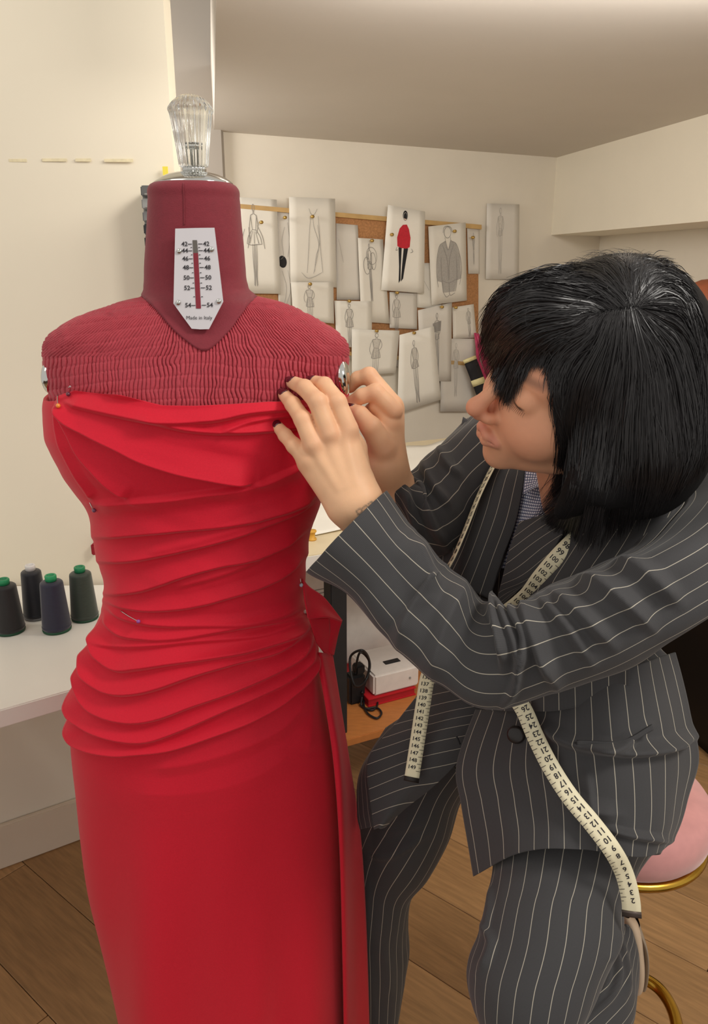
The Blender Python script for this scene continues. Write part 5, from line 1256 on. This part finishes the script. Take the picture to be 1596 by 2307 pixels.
patch('right_skirt_side', [[(905, 1617, 1.10), (870, 1640, 1.12)], [(834, 1704, 1.105), (812, 1740, 1.13)], [(834, 1800, 1.105), (806, 1830, 1.13)], [(842, 1862, 1.105), (812, 1868, 1.13)]], 20, 40, M_suit, PJ, .002, (.06, .3))
o = lathe('button', [(0, .003), (.008, .003), (.0105, .0015), (.0105, -.001), (0, -.001)], mat('dark_horn', lin(40, 34, 32), .3), (0, 0, 0), None, 24); o.rotation_euler = (math.radians(72), 0, math.radians(-20)); o.location = PD(1163, 1655, .908); adopt(o, PJ)
o = patch('buttonhole', [[(1027, 1660, 1.005), (1031, 1658, 1.005)], [(1036, 1678, 1.005), (1039, 1676, 1.005)]], 3, 6, M_black, PJ, .001)
o = patch('pocket_welt', [[(1300, 1668, .848), (1400, 1668, .838), (1470, 1632, .838)], [(1300, 1678, .848), (1400, 1680, .838), (1472, 1644, .838)]], 40, 5, M_suitp, PJ, .003)
# checked shirt
patch('shirt', [[(1182, 1036, .972), (1240, 1052, .945), (1310, 1060, .915)], [(1174, 1110, .958), (1225, 1120, .930), (1300, 1120, .902)], [(1160, 1190, .948), (1200, 1190, .925), (1270, 1180, .902)], [(1130, 1280, .95), (1170, 1280, .935), (1220, 1260, .915)]], 40, 60, M_shirt, person, .0015, (.09, .14), fw_(.006))
patch('shirt_collar', [[(1188, 1036, .955), (1238, 1046, .930), (1296, 1052, .905)], [(1184, 1072, .942), (1232, 1076, .918), (1296, 1086, .890)], [(1180, 1114, .936), (1222, 1094, .915), (1292, 1096, .886)]], 30, 24, M_shirt, person, .002, (.07, .05), uoff=.001)
# trousers
tz = empty('trousers', person.location); tz.parent = person; tz.matrix_parent_inverse = jk.matrix_parent_inverse.copy(); tz['label'] = 'matching loose charcoal pinstripe trousers'
RL = [((960, 1600, 1.240), (1075, 1740, 1.240), .08), ((905, 1660, 1.250), (1042, 1800, 1.250), .085), ((850, 1735, 1.260), (1013, 1884, 1.260), .085), ((806, 1810, 1.270), (972, 1966, 1.270), .080), ((785, 1910, 1.285), (934, 2012, 1.285), .074), ((778, 2010, 1.300), (922, 2070, 1.300), .070),
      ((776, 2110, 1.330), (918, 2145, 1.330), .068), ((778, 2250, 1.380), (904, 2260, 1.380), .066), ((782, 2350, 1.420), (885, 2350, 1.420), .062), ((786, 2560, 1.520), (870, 2560, 1.520), .058)]
rlf = [([(826, 1925), (870, 1930), (915, 1910), (960, 1880)], .9, 26, 10), ([(830, 1870), (900, 1872), (960, 1850)], .5, 30, 14), ([(850, 2120), (870, 2180), (880, 2250)], .4, 30, 30)]
loft('right_leg', RL, M_suit2, tz, 120, 150, .46, rlf, .004, (.06, .06))
LL = [((1130, 1800, .99), (1520, 1830, .99), .085), ((1120, 1880, .955), (1490, 1900, .955), .085), ((1116, 1965, .925), (1437, 1975, .925), .082), ((1103, 2040, .905), (1404, 2045, .905), .080), ((1086, 2108, .890), (1396, 2105, .890), .079), ((1064, 2165, .882), (1372, 2155, .882), .078),
      ((1058, 2215, .878), (1338, 2208, .878), .076), ((1070, 2265, .880), (1296, 2266, .880), .070), ((1098, 2305, .890), (1255, 2308, .890), .055), ((1150, 2330, .91), (1200, 2332, .91), .030)]
llf = [([(1112, 1985), (1108, 2060), (1095, 2110)], .5, 10, 24), ([(1091, 2090), (1110, 2120), (1100, 2160), (1080, 2190)], .7, 16, 16), ([(1395, 2090), (1385, 2130), (1360, 2170)], .4, 20, 20)]
loft('left_thigh', LL, M_suit2, tz, 150, 150, .52, llf, .003, (.06, .08))
LS = [((1130, 2230, .95), (1150, 2420, .95), .06), ((1230, 2250, .96), (1240, 2400, .96), .055), ((1310, 2185, .985), (1330, 2370, .985), .045), ((1360, 2135, 1.02), (1388, 2300, 1.02), .034), ((1388, 2102, 1.05), (1420, 2225, 1.05), .022), ((1398, 2088, 1.065), (1424, 2160, 1.065), .014), ((1402, 2082, 1.07), (1416, 2110, 1.07), .008)]
lsf = [([(1380, 2120), (1385, 2190), (1370, 2240), (1330, 2290)], 1.0, 20, 10), ([(1365, 2160), (1362, 2210), (1340, 2260)], .8, 16, 10), ([(1398, 2110), (1408, 2180), (1395, 2250)], .8, 20, 10)]
loft('left_shin', LS, M_suit2, tz, 120, 110, .42, lsf, .006, (.05, .05))
# shoe tucked on the footrest
M_shoe = mat('beige_suede', lin(196, 172, 146), .8, var=.1); M_sole = mat('shoe_sole', lin(150, 132, 112), .7)
sh = empty('left_shoe', person.location); sh.parent = person; sh.matrix_parent_inverse = jk.matrix_parent_inverse.copy(); sh['label'] = 'beige shoe tucked behind the calf'
loft('upper', [((1399, 2056, 1.10), (1416, 2056, 1.10), .016), ((1398, 2080, 1.10), (1436, 2076, 1.10), .03), ((1400, 2120, 1.105), (1440, 2110, 1.105), .036), ((1405, 2165, 1.11), (1444, 2160, 1.11), .036), ((1400, 2205, 1.12), (1438, 2200, 1.12), .032), ((1395, 2225, 1.12), (1420, 2225, 1.12), .02)], M_shoe, sh, 40, 50, .2, th=0)
loft('sole', [((1422, 2064, 1.10), (1438, 2068, 1.10), .02), ((1430, 2100, 1.105), (1445, 2100, 1.105), .034), ((1434, 2150, 1.11), (1448, 2150, 1.11), .036), ((1428, 2195, 1.12), (1442, 2197, 1.12), .032), ((1412, 2222, 1.12), (1422, 2226, 1.12), .018)], M_sole, sh, 30, 40, .2, th=0)
loft('toe_cap', [((1372, 2270, 1.13), (1392, 2262, 1.13), .02), ((1352, 2305, 1.14), (1412, 2295, 1.14), .035), ((1330, 2350, 1.15), (1416, 2350, 1.15), .04), ((1330, 2400, 1.16), (1400, 2410, 1.16), .03)], mat('white_canvas', lin(222, 212, 196), .8), sh, 40, 30, .2, th=0)

# ---- measuring tape round the neck
M_tapem = mat('tape_cream', lin(238, 228, 194), .5, var=.05); M_tend = mat('tape_end_metal', lin(96, 84, 78), .4, metal=.6)
TP = [  # picture point, depth, twist in degrees
    (927, 1760, 1.030, 0), (934, 1715, 1.028, 0), (944, 1650, 1.022, 5), (954, 1585, 1.012, 8), (966, 1520, 1.0, 10), (1010, 1440, .95, 20), (1110, 1400, .915, 20), (1185, 1345, .888, 10), (1218, 1302, .872, 0), (1255, 1258, .862, -5), (1290, 1222, .862, -10),
    (1370, 1150, .89, 0), (1420, 1080, .90, 0), (1400, 1030, .97, 0), (1300, 1010, 1.03, 20), (1200, 1000, 1.03, 50), (1135, 1015, .985, 74), (1112, 1050, .966, 74), (1080, 1115, .952, 75), (1050, 1190, .942, 76), (1025, 1250, .936, 78), (1004, 1296, .938, 78), (1010, 1380, .93, 60), (1080, 1480, .905, 40), (1150, 1555, .895, 20),
    (1180, 1598, .888, 0), (1205, 1655, .878, 0), (1240, 1725, 0.858, 0), (1285, 1795, 0.838, 0), (1335, 1855, 0.824, 0), (1380, 1915, 0.816, 0), (1408, 1970, .826, 0), (1422, 2030, .832, 0), (1424, 2064, .836, 0)]
C0 = np.array([PD(a, b, c) for a, b, c, _ in TP]); tw0 = np.array([t_[3] for t_ in TP], float)
NTP = 500; C = catmull(C0, NTP)
seg = np.linalg.norm(np.diff(C0, axis=0), axis=1); u0 = np.concatenate([[0], np.cumsum(seg ** .5)]); twv = np.interp(np.linspace(0, u0[-1], NTP), u0, tw0)
T = np.gradient(C, axis=0); T /= np.linalg.norm(T, axis=1)[:, None]; vd = C - CAMP; vd /= np.linalg.norm(vd, axis=1)[:, None]
sd = -np.cross(T, vd); sd /= np.linalg.norm(sd, axis=1)[:, None]; nd = np.cross(T, sd)
a_ = np.radians(twv)[:, None]; wdv = sd * np.cos(a_) + nd * np.sin(a_); nrm = np.cross(wdv, T); nrm *= -np.sign((nrm * vd).sum(1))[:, None]
HWt = .0098
V = np.stack([C - wdv * HWt, C - wdv * HWt * .4 + nrm * .0004, C + wdv * HWt * .4 + nrm * .0004, C + wdv * HWt], 1).reshape(-1, 3)
tape = empty('measuring_tape', C[0]); tag(tape, 'cream measuring tape with black numbers hanging round the neck', 'measuring tape')
o = np_mesh('ribbon', V, grid_quads(4, NTP), M_tapem); solidify(o, .0007, 0); adopt(o, tape)
arc = np.concatenate([[0], np.cumsum(np.linalg.norm(np.diff(C, axis=0), axis=1))]); total = arc[-1]
VV, FF = [], []
def tape_at(s, off, lift=.0010):
    i = np.clip(np.interp(s, arc, np.arange(NTP)), 0, NTP - 1); i0_ = np.minimum(np.floor(i).astype(int), NTP - 2); f = (i - i0_)[..., None]
    L3 = lambda X: X[i0_] * (1 - f) + X[i0_ + 1] * f
    return L3(C) + L3(wdv) * np.asarray(off)[..., None] + L3(nrm) * lift
def up_side(s):  # +1 when the width direction points to the right of someone reading with the end below
    return 1
ncount = int(total / .01)
for n_ in range(2, ncount):
    s = n_ * .01                                                          # distance from the 149 end
    num = 150 - n_ + 1 if s < total / 2 + .12 else int(round((total - s) * 100))
    if .30 < s < total / 2 + .12: num -= 10
    if num < 1: continue
    v, f = text_cached(str(num), 1.0, True)
    sz = .0088 if num < 100 else .0075
    k = len(VV); VV += list(tape_at(s + v[:, 1] * sz - .0005, -.0028 + v[:, 0] * sz * sgnw if False else (v[:, 0] * sz) * 1.0 - .0022)); FF += [tuple(k + i for i in g) for g in f]
    for q, (o0, o1) in enumerate([(.0040, HWt)] + [(.0072, HWt)]):
        k = len(VV); sq = s - .005 + q * .005
        VV += list(tape_at(np.array([sq - .0003, sq - .0003, sq + .0003, sq + .0003]), np.array([o0, o1, o1, o0]))); FF.append((k, k + 1, k + 2, k + 3))
o = mesh_obj('tape_numbers', VV, FF, M_print, None, False); o['kind'] = 'stuff'; adopt(o, tape)
for s0_, s1_, mm in ((0.0, .006, mat('tape_end_dark', lin(40, 34, 32), .5)), (total - .007, total, M_tend)):
    ss = np.linspace(s0_, s1_, 4); V = np.concatenate([np.stack([tape_at(np.array([s]), np.array([o_]), .0012)[0] for o_ in (-HWt * 1.04, HWt * 1.04)]) for s in ss])
    o = np_mesh('end_clip', V, grid_quads(2, 4), mm); solidify(o, .0022, 0); adopt(o, tape)
# ------------------------------------------------------------------ pink stool
sc0 = PD(1412, 1772, 1.14); SR_ = .122
stl = empty('bar_stool', (sc0[0], sc0[1], 0)); tag(stl, 'round stool with pink velvet seat and gold footrest under the seated person', 'stool')
M_pink = mat('pink_velvet', lin(216, 150, 146), .7, var=.08, scale=40, sheen=.5); M_gold = mat('brushed_gold', lin(190, 150, 60), .25, metal=1.0)
zt_ = sc0[2]
lathe('seat', [(0, zt_ - .07), (SR_ * .93, zt_ - .07), (SR_ * .99, zt_ - .06), (SR_ * 1.03, zt_ - .038), (SR_, zt_ - .014), (SR_ * .93, zt_ - .002), (SR_ * .7, zt_ + .004), (0, zt_ + .006)], M_pink, parent=stl, k=64)
lathe('seat_rim', [(SR_ * .9, zt_ - .082), (SR_ * .98, zt_ - .082), (SR_ * 1.0, zt_ - .077), (SR_ * .98, zt_ - .071), (SR_ * .9, zt_ - .071)], M_gold, parent=stl, k=64)
lathe('column', [(.028, .02), (.028, zt_ - .09), (.06, zt_ - .071)], M_gold, parent=stl, k=24)
lathe('base', [(0, 0), (.19, 0), (.19, .008), (.04, .02), (.028, .06)], M_gold, parent=stl, k=48)
fz_ = .36
fr_ = [PZ(x, y, fz_) for x, y in ((1330, 2215), (1385, 2196), (1440, 2200), (1484, 2226), (1514, 2270), (1528, 2330), (1520, 2400), (1470, 2460), (1380, 2480), (1300, 2450), (1270, 2370), (1285, 2270), (1330, 2215))]
adopt(tube('footrest', fr_, .0092, M_gold, None, n=90, k=14), stl)
adopt(tube('footrest_arm', [fr_[0], np.array([sc0[0], sc0[1], fz_])], .008, M_gold, None, n=6, k=10), stl)
adopt(tube('footrest_arm', [fr_[9], np.array([sc0[0], sc0[1], fz_])], .008, M_gold, None, n=6, k=10), stl)
